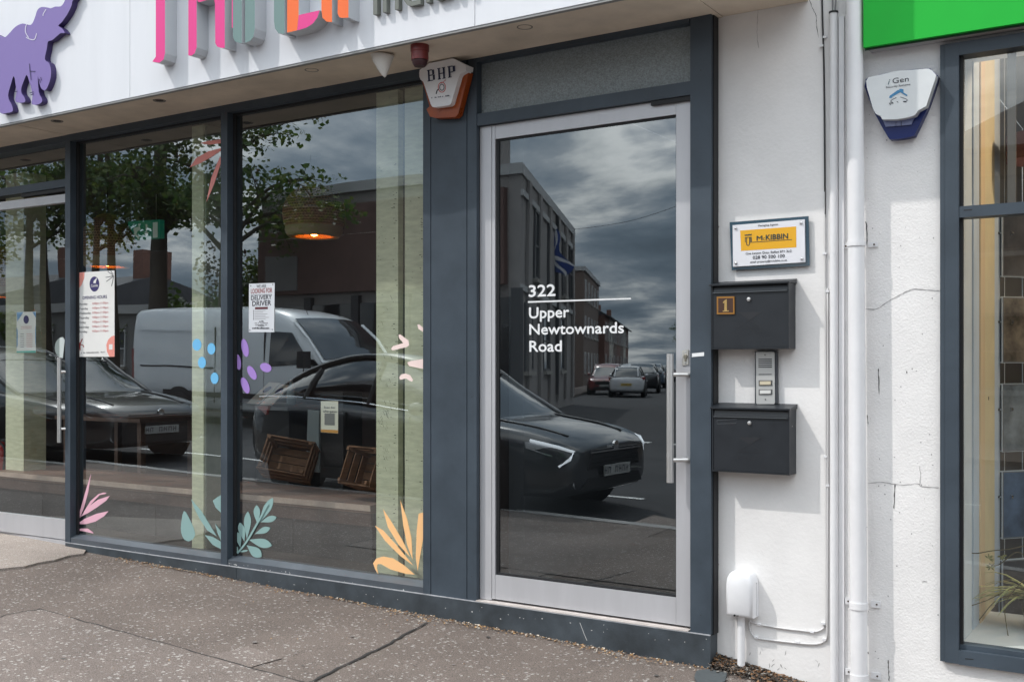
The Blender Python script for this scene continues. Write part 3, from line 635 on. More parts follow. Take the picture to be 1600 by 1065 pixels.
for cc, rx, ry, w, col in (((488, 548), 55, 75, 1.2, M('logo_red', (0.55, 0.10, 0.10), 0.6)), ((488, 548), 34, 46, 1.4, M('logo_grey', (0.12, 0.14, 0.16), 0.6))):
    stroke(zb_([(cc[0] + rx * math.cos(t), cc[1] + ry * math.sin(t)) for t in [k * 0.52 for k in range(13)]]), w, yB, col, bh, 'logo_ring', 2)
stroke(zb_([(440, 575), (415, 600), (402, 650)]), 1.8, yB, M('logo_dark', (0.05, 0.06, 0.07), 0.6), bh, 'logo_tail'); stroke(zb_([(470, 490), (510, 465), (550, 435)]), 0.8, yB, MATS['logo_red'], bh, 'logo_tail')
def dashes(a, b, n, h, y, mat, parent, name='fine_print'):   # a line of print too small to read
    P = []; random.seed(n * 31 + int(a[0] + a[1]))
    for i in range(n):
        if random.random() < 0.14: continue
        u, v = (i + 0.08) / n, (i + 0.08 + random.uniform(0.55, 0.85)) / n; hh = h * random.choice((0.7, 0.7, 1))
        q = lambda t, d: (a[0] + (b[0] - a[0]) * t, a[1] + (b[1] - a[1]) * t - d)
        P.append([q(u, 0), q(v, 0), q(v, hh), q(u, hh)])
    return strokes(name, P, y, mat, parent)
dashes(zb_([(330, 718)])[0], zb_([(605, 680)])[0], 17, 1.9, yB, NAVY, bh)
zi = lambda p: zp(1350, 100, 0.1127, p)
ig = thing('alarm_siren', 'white and blue iGen alarm box on the wall under the green sign', 'alarm box', W(1408, 215, 0))
BLU = M('blue_plastic', (0.006, 0.018, 0.12), 0.35, spec=0.3)
bm = PX(NB(), smooth_poly(zi([(12, 300), (20, 350), (150, 690), (330, 1010), (375, 1042), (520, 1035), (680, 1000), (715, 955), (890, 590), (1018, 210), (1005, 150), (930, 75), (870, 65), (450, 100), (60, 190), (25, 240)]), 2), -0.045, 0.045 - 0.005); obj('backbox', bm, BLU, ig, bevel=0.006, auto=45)
bm = PX(NB(), smooth_poly(zi([(30, 235), (60, 188), (450, 98), (895, 66), (945, 92), (1000, 152), (985, 215), (862, 585), (750, 645), (705, 712), (600, 742), (450, 768), (250, 768), (228, 718), (160, 690), (125, 620), (40, 330)]), 1), -0.085, 0.042); obj('cover', bm, M('aged_white_plastic', (0.66, 0.68, 0.69), 0.4, var=0.05, vs=9), ig, bevel=0.010, auto=50)
bm = PX(NB(), zi([(262, 782), (440, 782), (440, 860), (300, 872)]), -0.052, 0.006); obj('lens_segment', bm, M('pale_blue_plastic', (0.16, 0.19, 0.36), 0.3), ig, bevel=0.001)
bm = PX(NB(), zi([(448, 782), (515, 780), (515, 855), (448, 860)]), -0.052, 0.006); obj('lens_segment', bm, MATS['pale_blue_plastic'], ig, bevel=0.001)
bm = PX(NB(), zi([(523, 778), (700, 740), (655, 840), (523, 855)]), -0.052, 0.006); obj('lens_segment', bm, MATS['pale_blue_plastic'], ig, bevel=0.001)
yI = -0.0862
TX('letter_i', 'i', M('teal_ink', (0.05, 0.13, 0.16), 0.6), yI, zi([(330, 285)])[0], 1350 + 362 * 0.1127, 8.5, ig, 0.01, shear=0.3)
TX('lettering', 'Gen', INK, yI, zi([(395, 272)])[0], 1350 + 620 * 0.1127, 8.6, ig, 0.0)
TX('small_lettering', 'Security Systems', INK, yI, zi([(305, 338)])[0], 1350 + 642 * 0.1127, 2.7, ig, 0.02)
strokes('house_logo', [zi(p) for p in ([(345, 470), (360, 440), (470, 362), (505, 370), (505, 392), (400, 450), (380, 475)], [(490, 348), (515, 345), (548, 352), (548, 395), (602, 432), (598, 450), (520, 405), (490, 375)])], yI, M('logo_blue', (0.05, 0.22, 0.42), 0.6), ig)
for p in ([(450, 468), (400, 490), (370, 520), (410, 545), (350, 545), (375, 570)], [(505, 460), (560, 478), (600, 500), (570, 530), (545, 520), (590, 520)], [(455, 520), (475, 535)]): stroke(zi(p), 0.9, yI, INK, ig, 'hand_logo', 3)

# ---- fire sounder and floodlight under the soffit
p = H(656, 72, zS - 0.012); c = Vector((p.x, p.y, zS - 0.010)); r = 0.047
fa = thing('fire_sounder', 'round dark red fire alarm sounder hanging from the soffit above the BHP alarm box', 'sounder', c)
REDP = M('dark_red_plastic', (0.17, 0.022, 0.022), 0.4)
obj('base', lathe(NB(), [(0.0001, 0), (r, 0), (r, -0.03), (r * 0.93, -0.034), (r * 0.93, -0.075), (0.0001, -0.075)], c, 28), REDP, fa, auto=35)
obj('horn', lathe(NB(), [(r * 0.82, -0.0752), (r * 0.8, -0.09), (r * 0.6, -0.105), (0.0001, -0.107)], c, 28), M('very_dark_red', (0.045, 0.012, 0.016), 0.5), fa, auto=35)
tag(fa, None)
p = H(597, 86, zS - 0.012); c = Vector((p.x, p.y, zS - 0.010))
wl_ = thing('shell_light', 'small white shell-shaped uplighter fixed under the soffit beside the red sounder', 'light fitting', c)
bm = NB(); rings = []
for k in range(13):
    t = k / 12; z = -0.122 * t; rr = 0.062 * (1 - t) ** 0.72 + 0.006 * (1 - t) + 0.001
    rings.append([c + Vector((rr * math.cos(a) + 0.018 * t * t, rr * 0.8 * math.sin(a), z - 0.012 * math.cos(a) * (1 - t))) for a in (2 * math.pi * q / 24 for q in range(24))])
obj('shell', loft(bm, rings), M('off_white_plastic', (0.70, 0.68, 0.64), 0.5, var=0.05), wl_, smooth=True)
stroke_pts = [c + Vector((0.064 * (1 - t) ** 0.72 * math.cos(a) + 0.018 * t * t, 0.052 * (1 - t) ** 0.72 * math.sin(a), -0.122 * t)) for t, a in [(0.18 + 0.045 * k, -2.9 + 0.16 * k) for k in range(12)]]
obj('shell_ridge', tube(NB(), stroke_pts, 0.0025, 6), MATS['off_white_plastic'], wl_, smooth=True)

# ---- agent's plaque
zq = lambda p: zp(1135, 330, 0.0892, p)
pl = thing('agent_plaque', "letting agent's plaque with yellow band on dark teal acrylic above the postboxes", 'plaque', W(1203, 420, 0))
bm = PX(NB(), [(1140, 347.2), (1263.2, 337.6), (1265, 415), (1143.3, 422)], -0.018, 0.006); obj('back_board', bm, M('teal_acrylic', (0.018, 0.055, 0.085), 0.15, coat=0.6), pl, bevel=0.001)
bm = PX(NB(), zq([(108, 245), (1368, 142), (1380, 890), (116, 972)]), -0.026, 0.0075); obj('front_board', bm, M('white_acrylic', (0.76, 0.76, 0.80), 0.3), pl, bevel=0.0008)
strokes('yellow_band', [zq([(240, 338), (1222, 266), (1226, 632), (256, 694)])], -0.0265, M('plaque_yellow', (0.78, 0.40, 0.012), 0.5), pl)
for q in ((163, 297), (1310, 205), (168, 908), (1322, 832)):
    w = W(*zq([q])[0], -0.026); obj('dome_screw', lathe(NB(), [(0.0001, -0.008), (0.004, -0.007), (0.0065, -0.003), (0.007, 0.0)], w, 16, 'y'), CHROME, pl, smooth=True)
yp = -0.0272; DG = M('plaque_green_ink', (0.025, 0.045, 0.04), 0.6)
TX('lettering', 'Managing Agents', INK, yp, zq([(556, 268)])[0], 1135 + 905 * 0.0892, 2.9, pl, 0.012)
TX('logo_lettering', 'M', DG, yp, zq([(527, 515)])[0], 1135 + 632 * 0.0892, 7.6, pl, 0.05)
TX('logo_lettering', 'c', DG, yp, zq([(640, 507)])[0], 1135 + 678 * 0.0892, 6.2, pl, 0.0)
TX('logo_lettering', 'KIBBIN', DG, yp, zq([(688, 503)])[0], 1135 + 1082 * 0.0892, 8.3, pl, 0.06)
stroke(zq([(440, 545), (800, 520), (1150, 495)]), 0.9, yp, DG, pl, 'logo_line'); stroke(zq([(440, 545), (440, 462)]), 1.1, yp, DG, pl, 'logo_line')
for x0, x1, ya, yb_ in ((330, 330, 462, 545), (352, 352, 460, 548), (405, 405, 455, 560), (420, 420, 456, 552)): stroke(zq([(x0, ya), (x1, yb_)]), 1.1, yp, DG, pl, 'logo_shield')
stroke(zq([(330, 462), (420, 455), (442, 455)]), 1.0, yp, DG, pl, 'logo_shield'); stroke(zq([(352, 545), (358, 585), (380, 600), (400, 585), (406, 550)]), 1.2, yp, DG, pl, 'logo_shield')
strokes('logo_crown', [zq([(322, 432), (318, 400), (338, 415), (352, 398), (366, 413), (382, 395), (396, 410), (410, 393), (422, 408), (442, 392), (442, 424)])], yp, DG, pl)
TX('lettering', 'One Lanyon Quay, Belfast BT1 3LG', INK, yp, zq([(338, 760)])[0], 1135 + 1142 * 0.0892, 3.6, pl, 0.012)
TX('phone_lettering', '028 90 500 100', INK, yp, zq([(462, 838)])[0], 1135 + 1022 * 0.0892, 5.2, pl, 0.02)
TX('lettering', 'email: property@mckibbin.co.uk', INK, yp, zq([(415, 905)])[0], 1135 + 1065 * 0.0892, 3.0, pl, 0.012)

# ---- the two postboxes
def postbox(label, px, ytl, ybl, yfold, lid, group):
    """px: front left and right columns; body top and bottom measured at its left front edge"""
    y0 = -0.093; xa, xb = W(px[0], 600, y0).x, W(px[1], 600, y0).x; zt_, zb2 = W(px[0], ytl, y0).z, W(px[0], ybl, y0).z
    t = thing('postbox', label, 'postbox', ((xa + xb) / 2, -0.045, zb2), 0, group)
    bm = NB(); th = 0.006
    box(bm, xa, xa + th, y0, -0.0005, zb2, zt_); box(bm, xb - th, xb, y0, -0.0005, zb2, zt_); box(bm, xa + th, xb - th, y0, -0.0005, zb2, zb2 + th); box(bm, xa + th, xb - th, -0.012, -0.0005, zb2 + th, zt_)
    obj('body', bm, BLACKM, t, bevel=0.0015)
    zf = W(px[0] + 5, yfold, y0).z
    obj('door', BX(xa + th + 0.001, xb - th - 0.001, y0 + 0.003, y0 + 0.012, zb2 + th + 0.001, zf), BLACKM, t, bevel=0.0015)
    bm = NB(); prism(bm, [(xa + th + 0.001, y0 + 0.016, zf + 0.004), (xa + th + 0.001, y0 + 0.004, zf + 0.008), (xa + th + 0.001, y0 + 0.012, zt_ - 0.002), (xa + th + 0.001, y0 + 0.020, zt_ - 0.002)], (xb - xa - 2 * th - 0.002, 0, 0)); obj('slot_flap', bm, M('flap_black', (0.026, 0.028, 0.032), 0.35), t)
    obj('flap_lip', BX(xa + th + 0.002, xb - th - 0.002, y0 - 0.004, y0 + 0.006, zf + 0.0015, zf + 0.006), M('worn_edge', (0.10, 0.11, 0.12), 0.35, 0.4), t, bevel=0.001)
    xl_, xr_ = W(lid[0], 600, y0 - 0.012).x, xb + 0.006
    bm = NB(); prism(bm, [(xl_, y0 - 0.012, zt_ - 0.003), (xl_, y0 - 0.012, zt_ + 0.004), (xl_, -0.0005, zt_ + 0.022), (xl_, -0.0005, zt_ + 0.0005), (xl_, y0 - 0.006, zt_ + 0.0005), (xl_, y0 - 0.006, zt_ - 0.003)], (xr_ - xl_, 0, 0)); obj('lid', bm, BLACKM, t, bevel=0.001)
    return t, y0, xa, xb, zb2, zt_, zf
EMB = M('embossed_black', (0.022, 0.023, 0.027), 0.36)
for i, (lab, c, yt, yb2, yf_, lockp, envb) in enumerate((
    ('upper black postbox numbered 1 below the yellow plaque', (1111.5, 1232.5), 446, 545.5, 459, (1170, 467.5), zp(1080, 320, 0.2065, [(355, 812), (535, 812), (440, 872), (350, 930), (530, 930)])),
    ('lower black postbox without a number under the silver intercom', (1112.5, 1233.5), 637, 735.5, 651.5, (1171, 660.5), zp(1080, 530, 0.216, [(340, 708), (512, 708), (425, 760), (335, 812), (510, 815)])))):
    t, y0, xa, xb, zb2, zt_, zf = postbox(lab, c, yt, yb2, yf_, ((1107.5,), (1109,))[i], 'postboxes beside the entrance door')
    ye = y0 + 0.0022
    w = W(*lockp, y0); obj('lock', lathe(NB(), [(0.0001, -0.007), (0.0045, -0.007), (0.005, -0.004), (0.0085, -0.003), (0.009, 0.004)], w, 18, 'y'), STEEL, t, smooth=False, auto=40)
    a, b, d, e, f = envb
    bm = NB(); prism(bm, [W(*q, ye) for q in (a, b, d)], (0, 0.0015, 0)); obj('embossed_envelope', bm, EMB, t, bevel=0.0006)
    stroke([e, d, f], 1.0, ye, EMB, t, 'embossed_envelope', 2); stroke([a, b], 0.9, ye - 0.0003, EMB, t, 'embossed_envelope', 2); stroke([e, f], 0.7, ye - 0.0003, EMB, t, 'embossed_envelope', 2)
    bx0, by0 = ((1151, 519) if i == 0 else (1152, 714)); TX('embossed_lettering', 'P O S T', EMB, ye, (bx0, by0 + 2), bx0 + 40, 4.2, t, 0.0)
    if i == 0:
        pb_ = t
        BRS = M('brass_number', (0.42, 0.20, 0.05), 0.35, 0.6); BRD = M('number_plate_brown', (0.055, 0.022, 0.012), 0.5)
        q = zp(1080, 320, 0.2065, [(193, 694), (326, 692), (327, 826), (194, 828)]); pr = obj('number_plate', PX(NB(), q, y0 - 0.003, 0.006), BRS, t, bevel=0.001)
        q = zp(1080, 320, 0.2065, [(204, 706), (316, 704), (317, 814), (205, 816)]); strokes('plate_face', [q], y0 - 0.0034, BRD, pr)
        strokes('number_one', [zp(1080, 320, 0.2065, p) for p in ([(238, 808), (284, 806), (284, 798), (238, 800)], [(250, 804), (270, 803), (269, 712), (252, 722)], [(252, 740), (252, 722), (240, 736), (240, 744)])], y0 - 0.0038, M('number_gold', (0.50, 0.33, 0.12), 0.4, 0.4), pr)
    else:
        q = zp(1080, 530, 0.216, [(186, 583), (330, 578), (325, 606), (188, 610)]); stroke(q + [q[0]], 0.9, ye - 0.0003, M('worn_edge', (0.1, 0.11, 0.12), 0.35), t, 'name_slot', 1)
        w = W(*zp(1080, 530, 0.216, [(737, 628)])[0], -0.06); obj('rivet', lathe(NB(), [(0.0001, 0.002), (0.003, 0.0015), (0.003, 0.0)], (xb, -0.06, w.z), 10, 'x'), CHROME, t)

# ---- intercom
zk = lambda p: zp(1080, 530, 0.216, p)
ic = thing('door_intercom', 'silver two-button intercom panel between the upper and lower postbox', 'intercom', W(1197, 631, 0))
yi_ = -0.028
bm = PX(NB(), zk([(462, 84), (618, 82), (620, 462), (600, 470), (470, 472), (460, 462)]), yi_ + 0.004, 0.0235); obj('surround', bm, M('dark_surround', (0.045, 0.05, 0.06), 0.45), ic, bevel=0.003, auto=40)
bm = PX(NB(), zk([(468, 96), (474, 91), (596, 91), (602, 96), (605, 460), (599, 467), (476, 467), (470, 460)]), yi_, 0.004); obj('face_plate', bm, M('satin_plate', (0.55, 0.55, 0.54), 0.38, 0.35), ic, bevel=0.001)
yy = yi_ - 0.0006
for yy_ in (144, 158, 172, 187, 201): obj('speaker_slot', PX(NB(), zk([(486, yy_ - 3), (584, yy_ - 4), (584, yy_ + 3), (486, yy_ + 3)]), yy, 0.001), GASK, ic)
obj('microphone_slot', PX(NB(), zk([(488, 251), (582, 250), (582, 255), (488, 256)]), yy, 0.001), GASK, ic)
for yy_, colr in ((316, M('cream_button', (0.62, 0.55, 0.40), 0.5)), (381, M('pale_button', (0.68, 0.68, 0.66), 0.4))):
    fr_ = obj('button_frame', PX(NB(), zk([(488, yy_ - 20), (586, yy_ - 21), (586, yy_ + 18), (488, yy_ + 20)]), yi_ - 0.002, 0.003), M('button_frame_grey', (0.12, 0.12, 0.12), 0.4), ic, bevel=0.0006)
    obj('call_button', PX(NB(), zk([(496, yy_ - 13), (574, yy_ - 14), (574, yy_ + 11), (496, yy_ + 12)]), yi_ - 0.006, 0.0045), colr, fr_, bevel=0.001)
for q in ((534, 113), (537, 434)): obj('screw', lathe(NB(), [(0.0001, -0.002), (0.003, -0.0015), (0.003, 0.001)], W(*zk([q])[0], yi_ - 0.0005), 10, 'y'), M('dull_screw', (0.15, 0.15, 0.15), 0.4, 0.8), ic)

# ---- white meter box and its conduit
zm = lambda p: zp(1080, 840, 0.2113, p)
mb = thing('meter_box', 'small white plastic meter cabinet with rounded top low on the wall', 'meter box', W(1155, 965, 0))
ym = -0.085
out = zm([(246, 575), (247, 330), (256, 285), (280, 256), (300, 244), (420, 247), (440, 262), (450, 300), (446, 597)])
bm = NB(); prof = []
zlo, zhi = W(*zm([(246, 575)])[0], ym).z, W(*zm([(290, 244)])[0], ym).z; xa, xb = W(1132.3, 920, ym).x, W(1171, 920, ym).x + 0.012
ring = lambda y, k: [(x, y, z) for x, z in ([(xa + k, zlo + k)] + [(xa + k + 0.045 * (1 - math.cos(t)), zhi - k - 0.06 + 0.06 * math.sin(t)) for t in [0, .4, .8, 1.2, 1.57]] + [(xb - k - 0.045 * (1 - math.cos(t)), zhi - k - 0.06 + 0.06 * math.sin(t)) for t in [1.57, 1.2, .8, .4, 0]] + [(xb - k, zlo + k)])]
loft(bm, [ring(-0.001, 0), ring(ym + 0.022, 0), ring(ym + 0.008, 0.004), ring(ym, 0.016)]); obj('cabinet', bm, WPL, mb, auto=50)
obj('lid_seam', BX(xa - 0.001, xb + 0.001, -0.03, -0.028, zlo + 0.003, zhi - 0.05), M('seam_grey', (0.45, 0.45, 0.46), 0.6), mb)
for q in ((320, 572),): obj('cam_lock', lathe(NB(), [(0.0001, -0.002), (0.0045, -0.002), (0.005, 0.002)], W(*zm([q])[0], ym), 12, 'y'), GASK, mb)
obj('key_slot', PX(NB(), zm([(334, 573), (350, 572), (350, 577), (334, 578)]), ym - 0.0005, 0.001), GASK, mb)
xc = W(1158, 1000, -0.035).x; tubec = tube(NB(), [(xc, -0.034, g(xc) - 0.05), (xc, -0.034, zlo + 0.01)], 0.0175, 16)
obj('conduit', tubec, WPIPE, mb, auto=60)

# ---- pipes and cables
dp = thing('downpipe', 'round white rainwater downpipe beside the green sign, full height of the wall', 'downpipe', (W(1341, 600, -0.07).x, -0.07, -0.1))
xd0, xd1 = W(1343, 1060, -0.07).x, W(1335, 0, -0.07).x; zt_ = 4.6; zl_ = -0.3
xa_ = lambda z: xd0 + (xd1 - xd0) * (z - (-0.1)) / (W(1335, 0, -0.07).z + 0.1)
obj('pipe', tube(NB(), [(xa_(zl_), -0.07, zl_), (xa_(zt_), -0.07, zt_)], 0.0345, 28), WPIPE, dp, auto=60)
for py in (381, 945, 1057):
    z = W(1341, py, -0.07).z; x = xa_(z); hh = 0.010 if py == 381 else 0.014
    cl = obj('bracket', lathe(NB(), [(0.0352, -hh), (0.0385, -hh), (0.0385, hh), (0.0352, hh)], (x, -0.07, z), 28, cap=False), WPIPE, dp, auto=40)
    for s in (-1, 1):
        obj('bracket_lug', BX(x + s * 0.055 - 0.02, x + s * 0.055 + 0.02, -0.012, -0.006, z - hh, z + hh), WPIPE, cl, bevel=0.001)
        obj('bracket_screw', lathe(NB(), [(0.0001, -0.0145), (0.004, -0.014), (0.004, -0.011)], (x + s * 0.06, 0, z), 10, 'y'), M('rusty_screw', (0.10, 0.07, 0.05), 0.6, 0.5), cl)
ct = thing('cable_conduit', 'slim white painted conduit running up the wall left of the downpipe', 'conduit', (W(1302, 600, -0.02).x, -0.02, -0.1))
xq = W(1302.5, 600, -0.022).x; zq_ = W(1302, 20, -0.022).z
obj('pipe', tube(NB(), [(xq + 0.004, -0.022, -0.3), (xq, -0.022, zq_)], 0.0175, 18), WPIPE, ct, auto=60)
obj('flat_trunking', BX(xq + 0.020, xq + 0.043, -0.016, -0.0045, -0.3, zq_ - 0.02), WPIPE, ct, bevel=0.002)
obj('end_cap', lathe(NB(), [(0.0001, 0.004), (0.02, 0.004), (0.02, -0.004), (0.0178, -0.004)], (xq, -0.022, zq_), 16), GASK, ct)
obj('cable_tail', tube(NB(), [(xq - 0.004, -0.022, zq_), (xq - 0.006, -0.018, zq_ + 0.08), (xq - 0.010, -0.01, zq_ + 0.3), (xq - 0.01, -0.01, 3.2)], 0.0035, 6), M('grey_cable', (0.25, 0.25, 0.26), 0.5), ct)
obj('cable_tail', tube(NB(), [(xq + 0.006, -0.022, zq_), (xq + 0.010, -0.02, zq_ + 0.06), (xq + 0.004, -0.012, zq_ + 0.2), (xq + 0.006, -0.01, 3.2)], 0.0035, 6), MATS['grey_cable'], ct)
CABW = M('painted_cable', (0.62, 0.61, 0.61), 0.6); CABB = M('black_cable', (0.02, 0.02, 0.022), 0.5)
yc = -0.006
def cable(label, pxs, r, mat, clips, up=None):
    t = thing('wall_cable', label, 'cable', W(*pxs[0], yc), 0, 'cables clipped to the white wall')
    pts = [W(a, b, yc) for a, b in crs(pxs, 4)]
    if up: pts.append(Vector((pts[-1].x, yc, up)))
    obj('cable_run', tube(NB(), pts, r, 6), mat, t, smooth=True)
    for q in clips:
        w = W(*q, yc); obj('cable_clip', BX(w.x - 0.008, w.x + 0.008, yc - 0.006, -0.0005, w.z - 0.0045, w.z + 0.0045), WPL, t, bevel=0.001)
cable('upper white cable looping from the meter box and up the wall', zm([(425, 612), (500, 638), (660, 665), (800, 682), (900, 692), (955, 682), (985, 655), (996, 600), (999, 400)]) + [(1291, 700), (1289.5, 450), (1288.5, 300)], 0.0042, CABW, zm([(500, 637), (895, 692), (975, 630)]) + [(1289, 396), (1290, 713)], None)
cable('lower white cable sagging under the upper one near the ground', zm([(428, 615), (436, 680), (455, 715), (490, 740), (640, 760), (850, 782), (940, 781), (985, 762), (1003, 735), (1006, 600)]) + [(1294, 700), (1293, 450)], 0.0042, CABW, zm([(480, 732), (785, 768), (985, 748)]) + [(1293.5, 758), (1293.5, 455)])
cable('thin black cable running down from the soffit to the painted ones', [(1289, 340), (1288.5, 200), (1287.3, 100), (1285.5, 40), (1284.5, 0)], 0.0038, CABB, [(1289, 58), (1284, 72)], 3.0)

# ================================================================ NEIGHBOUR: GREEN SIGN AND WINDOW
GRN = M('sign_green', (0.010, 0.45, 0.040), 0.5, spec=0.3, var=0.05, vs=3)
yG = -0.095; gz = W(1349, 74.5, yG).z; gx = W(1349, 74.5, yG).x
gs = thing('green_sign', 'plain bright green fascia board over the neighbouring shop window', 'shop sign', (gx + 1, yG, gz))
obj('sign_panel', BX(gx, 3.0, yG, yG + 0.02, gz, gz + 1.2), GRN, gs, bevel=0.0015)
obj('sign_edge', BX(gx + 0.001, 3.0, yG + 0.0205, yG + 0.026, gz - 0.008, gz + 0.01), M('dark_green_edge', (0.01, 0.05, 0.02), 0.5), gs)
obj('under_board', BX(gx + 0.012, 3.0, yG + 0.027, -0.0045, gz - 0.004, gz + 0.02), M('grey_under_board', (0.40, 0.38, 0.38), 0.7, var=0.1), gs)
obj('sign_return', BX(gx, gx + 0.02, yG + 0.0205, -0.0045, gz + 0.0205, gz + 1.2), GRN, gs)
YN, YNG = -0.032, 0.012
nf = thing('neighbour_shopfront', 'dark grey framed shop window of the neighbour at the right edge', 'shopfront', (-0.4, YN, zn0))
NX = lambda px: W(px, 600, YN).x
def nmem(name, x0, x1, z0, z1, y0=YN, y1=0.05, mat=ANTH): return obj(name, BX(x0, x1, y0, y1, z0, z1), mat, nf, bevel=0.002)
x0 = NX(1468.5); x1 = NX(1476.5); x2 = NX(1498)
zfb, zft = W(1476, 1033, YN).z, W(1498, 66, YN).z
zgb = W(1500, 1015.5, YN).z; zgt = W(1500, 86, YN).z
nmem('outer_frame', x0, x1 - 0.001, zfb, zft, YN + 0.004)
nmem('frame_stile', x1, x2, zfb - 0.002, zft)
nmem('bottom_rail', x2 + 0.0005, 3.0, zfb - 0.004, zgb)
nmem('rail_ledge', x2 + 0.0005, 3.0, zgb + 0.0005, zgb + 0.02, YN + 0.022)
nmem('head_rail', x2 + 0.0005, 3.0, zgt, zft)
zt0, zt1 = W(1497, 340, YN).z, W(1497, 322.5, YN).z
nmem('transom_rail', x2 + 0.0005, 3.0, zt0, zt1, YN + 0.003)
for px, py in ((1513, 327.6),): obj('drain_slot', PX(NB(), [(px - 7, py), (px + 6, py - 0.8), (px + 6, py + 1), (px - 7, py + 1.8)], YN + 0.0025, 0.001), GASK, nf)
obj('drain_slot', PX(NB(), [(1508, 1027.6), (1521, 1028.8), (1521, 1030), (1508, 1029)], YN - 0.0006, 0.001), GASK, nf)
obj('glazing_gasket', BX(x2 + 0.0005, x2 + 0.012, YNG - 0.02, YNG - 0.002, zgb + 0.02, zgt), GASK, nf)
NGL = glass('neighbour_glass', 0.06, warp=0.0005)
pane('window_pane', x2, 3.0, zgb + 0.016, zt0, YNG, NGL, parent=nf); pane('transom_pane', x2, 3.0, zt1, zgt, YNG, NGL, parent=nf)
bm = PX(NB(), [(1574, 70), (1587, 68), (1587, 318), (1574, 319)], 0.03, 0.02); obj('inner_mullion', bm, M('brown_mullion', (0.12, 0.10, 0.085), 0.6), nf)

# ================================================================ WINDOW STICKERS AND POSTERS
yv = YG - 0.002
def vin(name, col): return M(name, lin(*col), 0.65)
def decal(label, cat, pols, mat, y=yv, part='vinyl_leaf', group=None):
    allp = [q for p in pols for q in p]; cx = sum(q[0] for q in allp) / len(allp); cy = max(q[1] for q in allp)
    t = thing('window_decal', label, cat, W(cx, cy, y), 0, group)
    for i, p in enumerate(pols): obj(part, PX(NB(), p, y - 0.0003 * i, 0.0008), mat, t)
    return t
Zd = lambda p: zp(100, 170, 0.2347, p); Ze6 = lambda p: zp(40, 760, 0.1315, p); Z5 = lambda p: zp(0, 600, 0.2817, p); Z6 = lambda p: zp(340, 600, 0.3005, p); Zb4 = lambda p: zp(340, 330, 0.2817, p); Zb3 = lambda p: zp(0, 330, 0.2817, p)
G1 = 'vinyl plant stickers on the restaurant windows'
decal('coral pink three-leaf sticker at the top right corner of the left window', 'window sticker', [Zd(p) for p in ([(903, 230), (960, 214), (1043, 204), (1043, 230), (970, 240)], [(837, 390), (880, 328), (960, 284), (1043, 262), (1043, 280), (980, 322), (900, 366)], [(948, 620), (980, 460), (1038, 318), (1043, 330), (1043, 365), (1000, 500)])], vin('vinyl_coral', (232, 150, 142)), group=G1)
decal('pale pink leaf spray sticker at the bottom left corner of the left window', 'window sticker', [Ze6(p) for p in ([(605, 440), (650, 270), (710, 60), (776, -152), (745, 60), (692, 250), (625, 420)], [(662, 345), (770, 170), (862, 88), (925, 68), (960, 72), (945, 85), (880, 97), (800, 182), (722, 270)], [(650, 358), (740, 240), (860, 152), (1000, 106), (960, 162), (850, 242), (740, 312)], [(605, 445), (700, 380), (840, 320), (985, 288), (930, 350), (830, 412), (720, 442)], [(595, 515), (660, 495), (740, 495), (805, 545), (800, 553), (700, 530)])], vin('vinyl_pale_pink', (230, 178, 196)), group=G1)
decal('teal grey leaf sticker at the bottom right corner of the left window', 'window sticker', [smooth_poly(Z5([(1020, 702), (1055, 755), (1080, 815), (1076, 850), (1045, 870), (1015, 850), (1003, 795)]), 3), Z5([(1060, 637), (1115, 700), (1165, 780), (1202, 842), (1150, 810), (1105, 742), (1075, 682)]), Z5([(1180, 645), (1205, 625), (1225, 614), (1225, 712), (1195, 682)]), Z5([(1193, 772), (1225, 815), (1225, 865), (1205, 820)]), Z5([(1135, 835), (1180, 845), (1225, 872), (1225, 913), (1180, 890)])], vin('vinyl_teal', (138, 170, 168)), group=G1)
dr = [((215, 722), (287, 590), 40), ((206, 724), (203, 628), 34), ((152, 806), (157, 660), 36), ((140, 818), (115, 718), 34), ((118, 850), (104, 768), 28), ((222, 716), (306, 690), 32), ((192, 778), (273, 745), 32), ((158, 806), (282, 838), 46), ((150, 835), (228, 896), 50), ((108, 872), (158, 862), 10), ((102, 880), (102, 842), 8)]
t = decal('teal branching leaf sticker at the bottom left corner of the wide window', 'window sticker', [Z6(drop(a, b, w)) for a, b, w in dr], MATS['vinyl_teal'], group=G1)
stroke(Z6([(102, 878), (150, 818), (205, 724), (262, 620)]), 3.0, yv - 0.0045, MATS['vinyl_teal'], t, 'vinyl_stem')
decal('apricot orange leaf sticker at the bottom right corner of the wide window', 'window sticker', [Z6(p) for p in ([(818, 735), (860, 758), (930, 835), (1018, 942), (950, 892), (870, 812)], [(860, 648), (900, 708), (960, 808), (1002, 898), (940, 832), (885, 742)], [(950, 603), (985, 698), (1008, 800), (1014, 912), (985, 832), (965, 732)], [(1045, 672), (1069, 665), (1069, 800), (1040, 970), (1030, 900), (1035, 760)], [(835, 987), (820, 962), (808, 930), (825, 905), (860, 894), (912, 904), (970, 940), (1024, 988), (980, 985), (900, 962), (850, 934), (832, 934), (828, 950)])], vin('vinyl_orange', (250, 196, 138)), group=G1)
decal('four sky blue oval dots stuck beside the green post', 'window sticker', [ell(*zp(0, 330, 0.2817, [(a, b)])[0], r1 * 0.2817, r2 * 0.2817) for a, b, r1, r2 in ((1092, 740, 25, 33), (1172, 762, 22, 32), (1120, 838, 22, 32), (1190, 925, 22, 32))], vin('vinyl_blue', (112, 186, 232)), part='vinyl_dot')
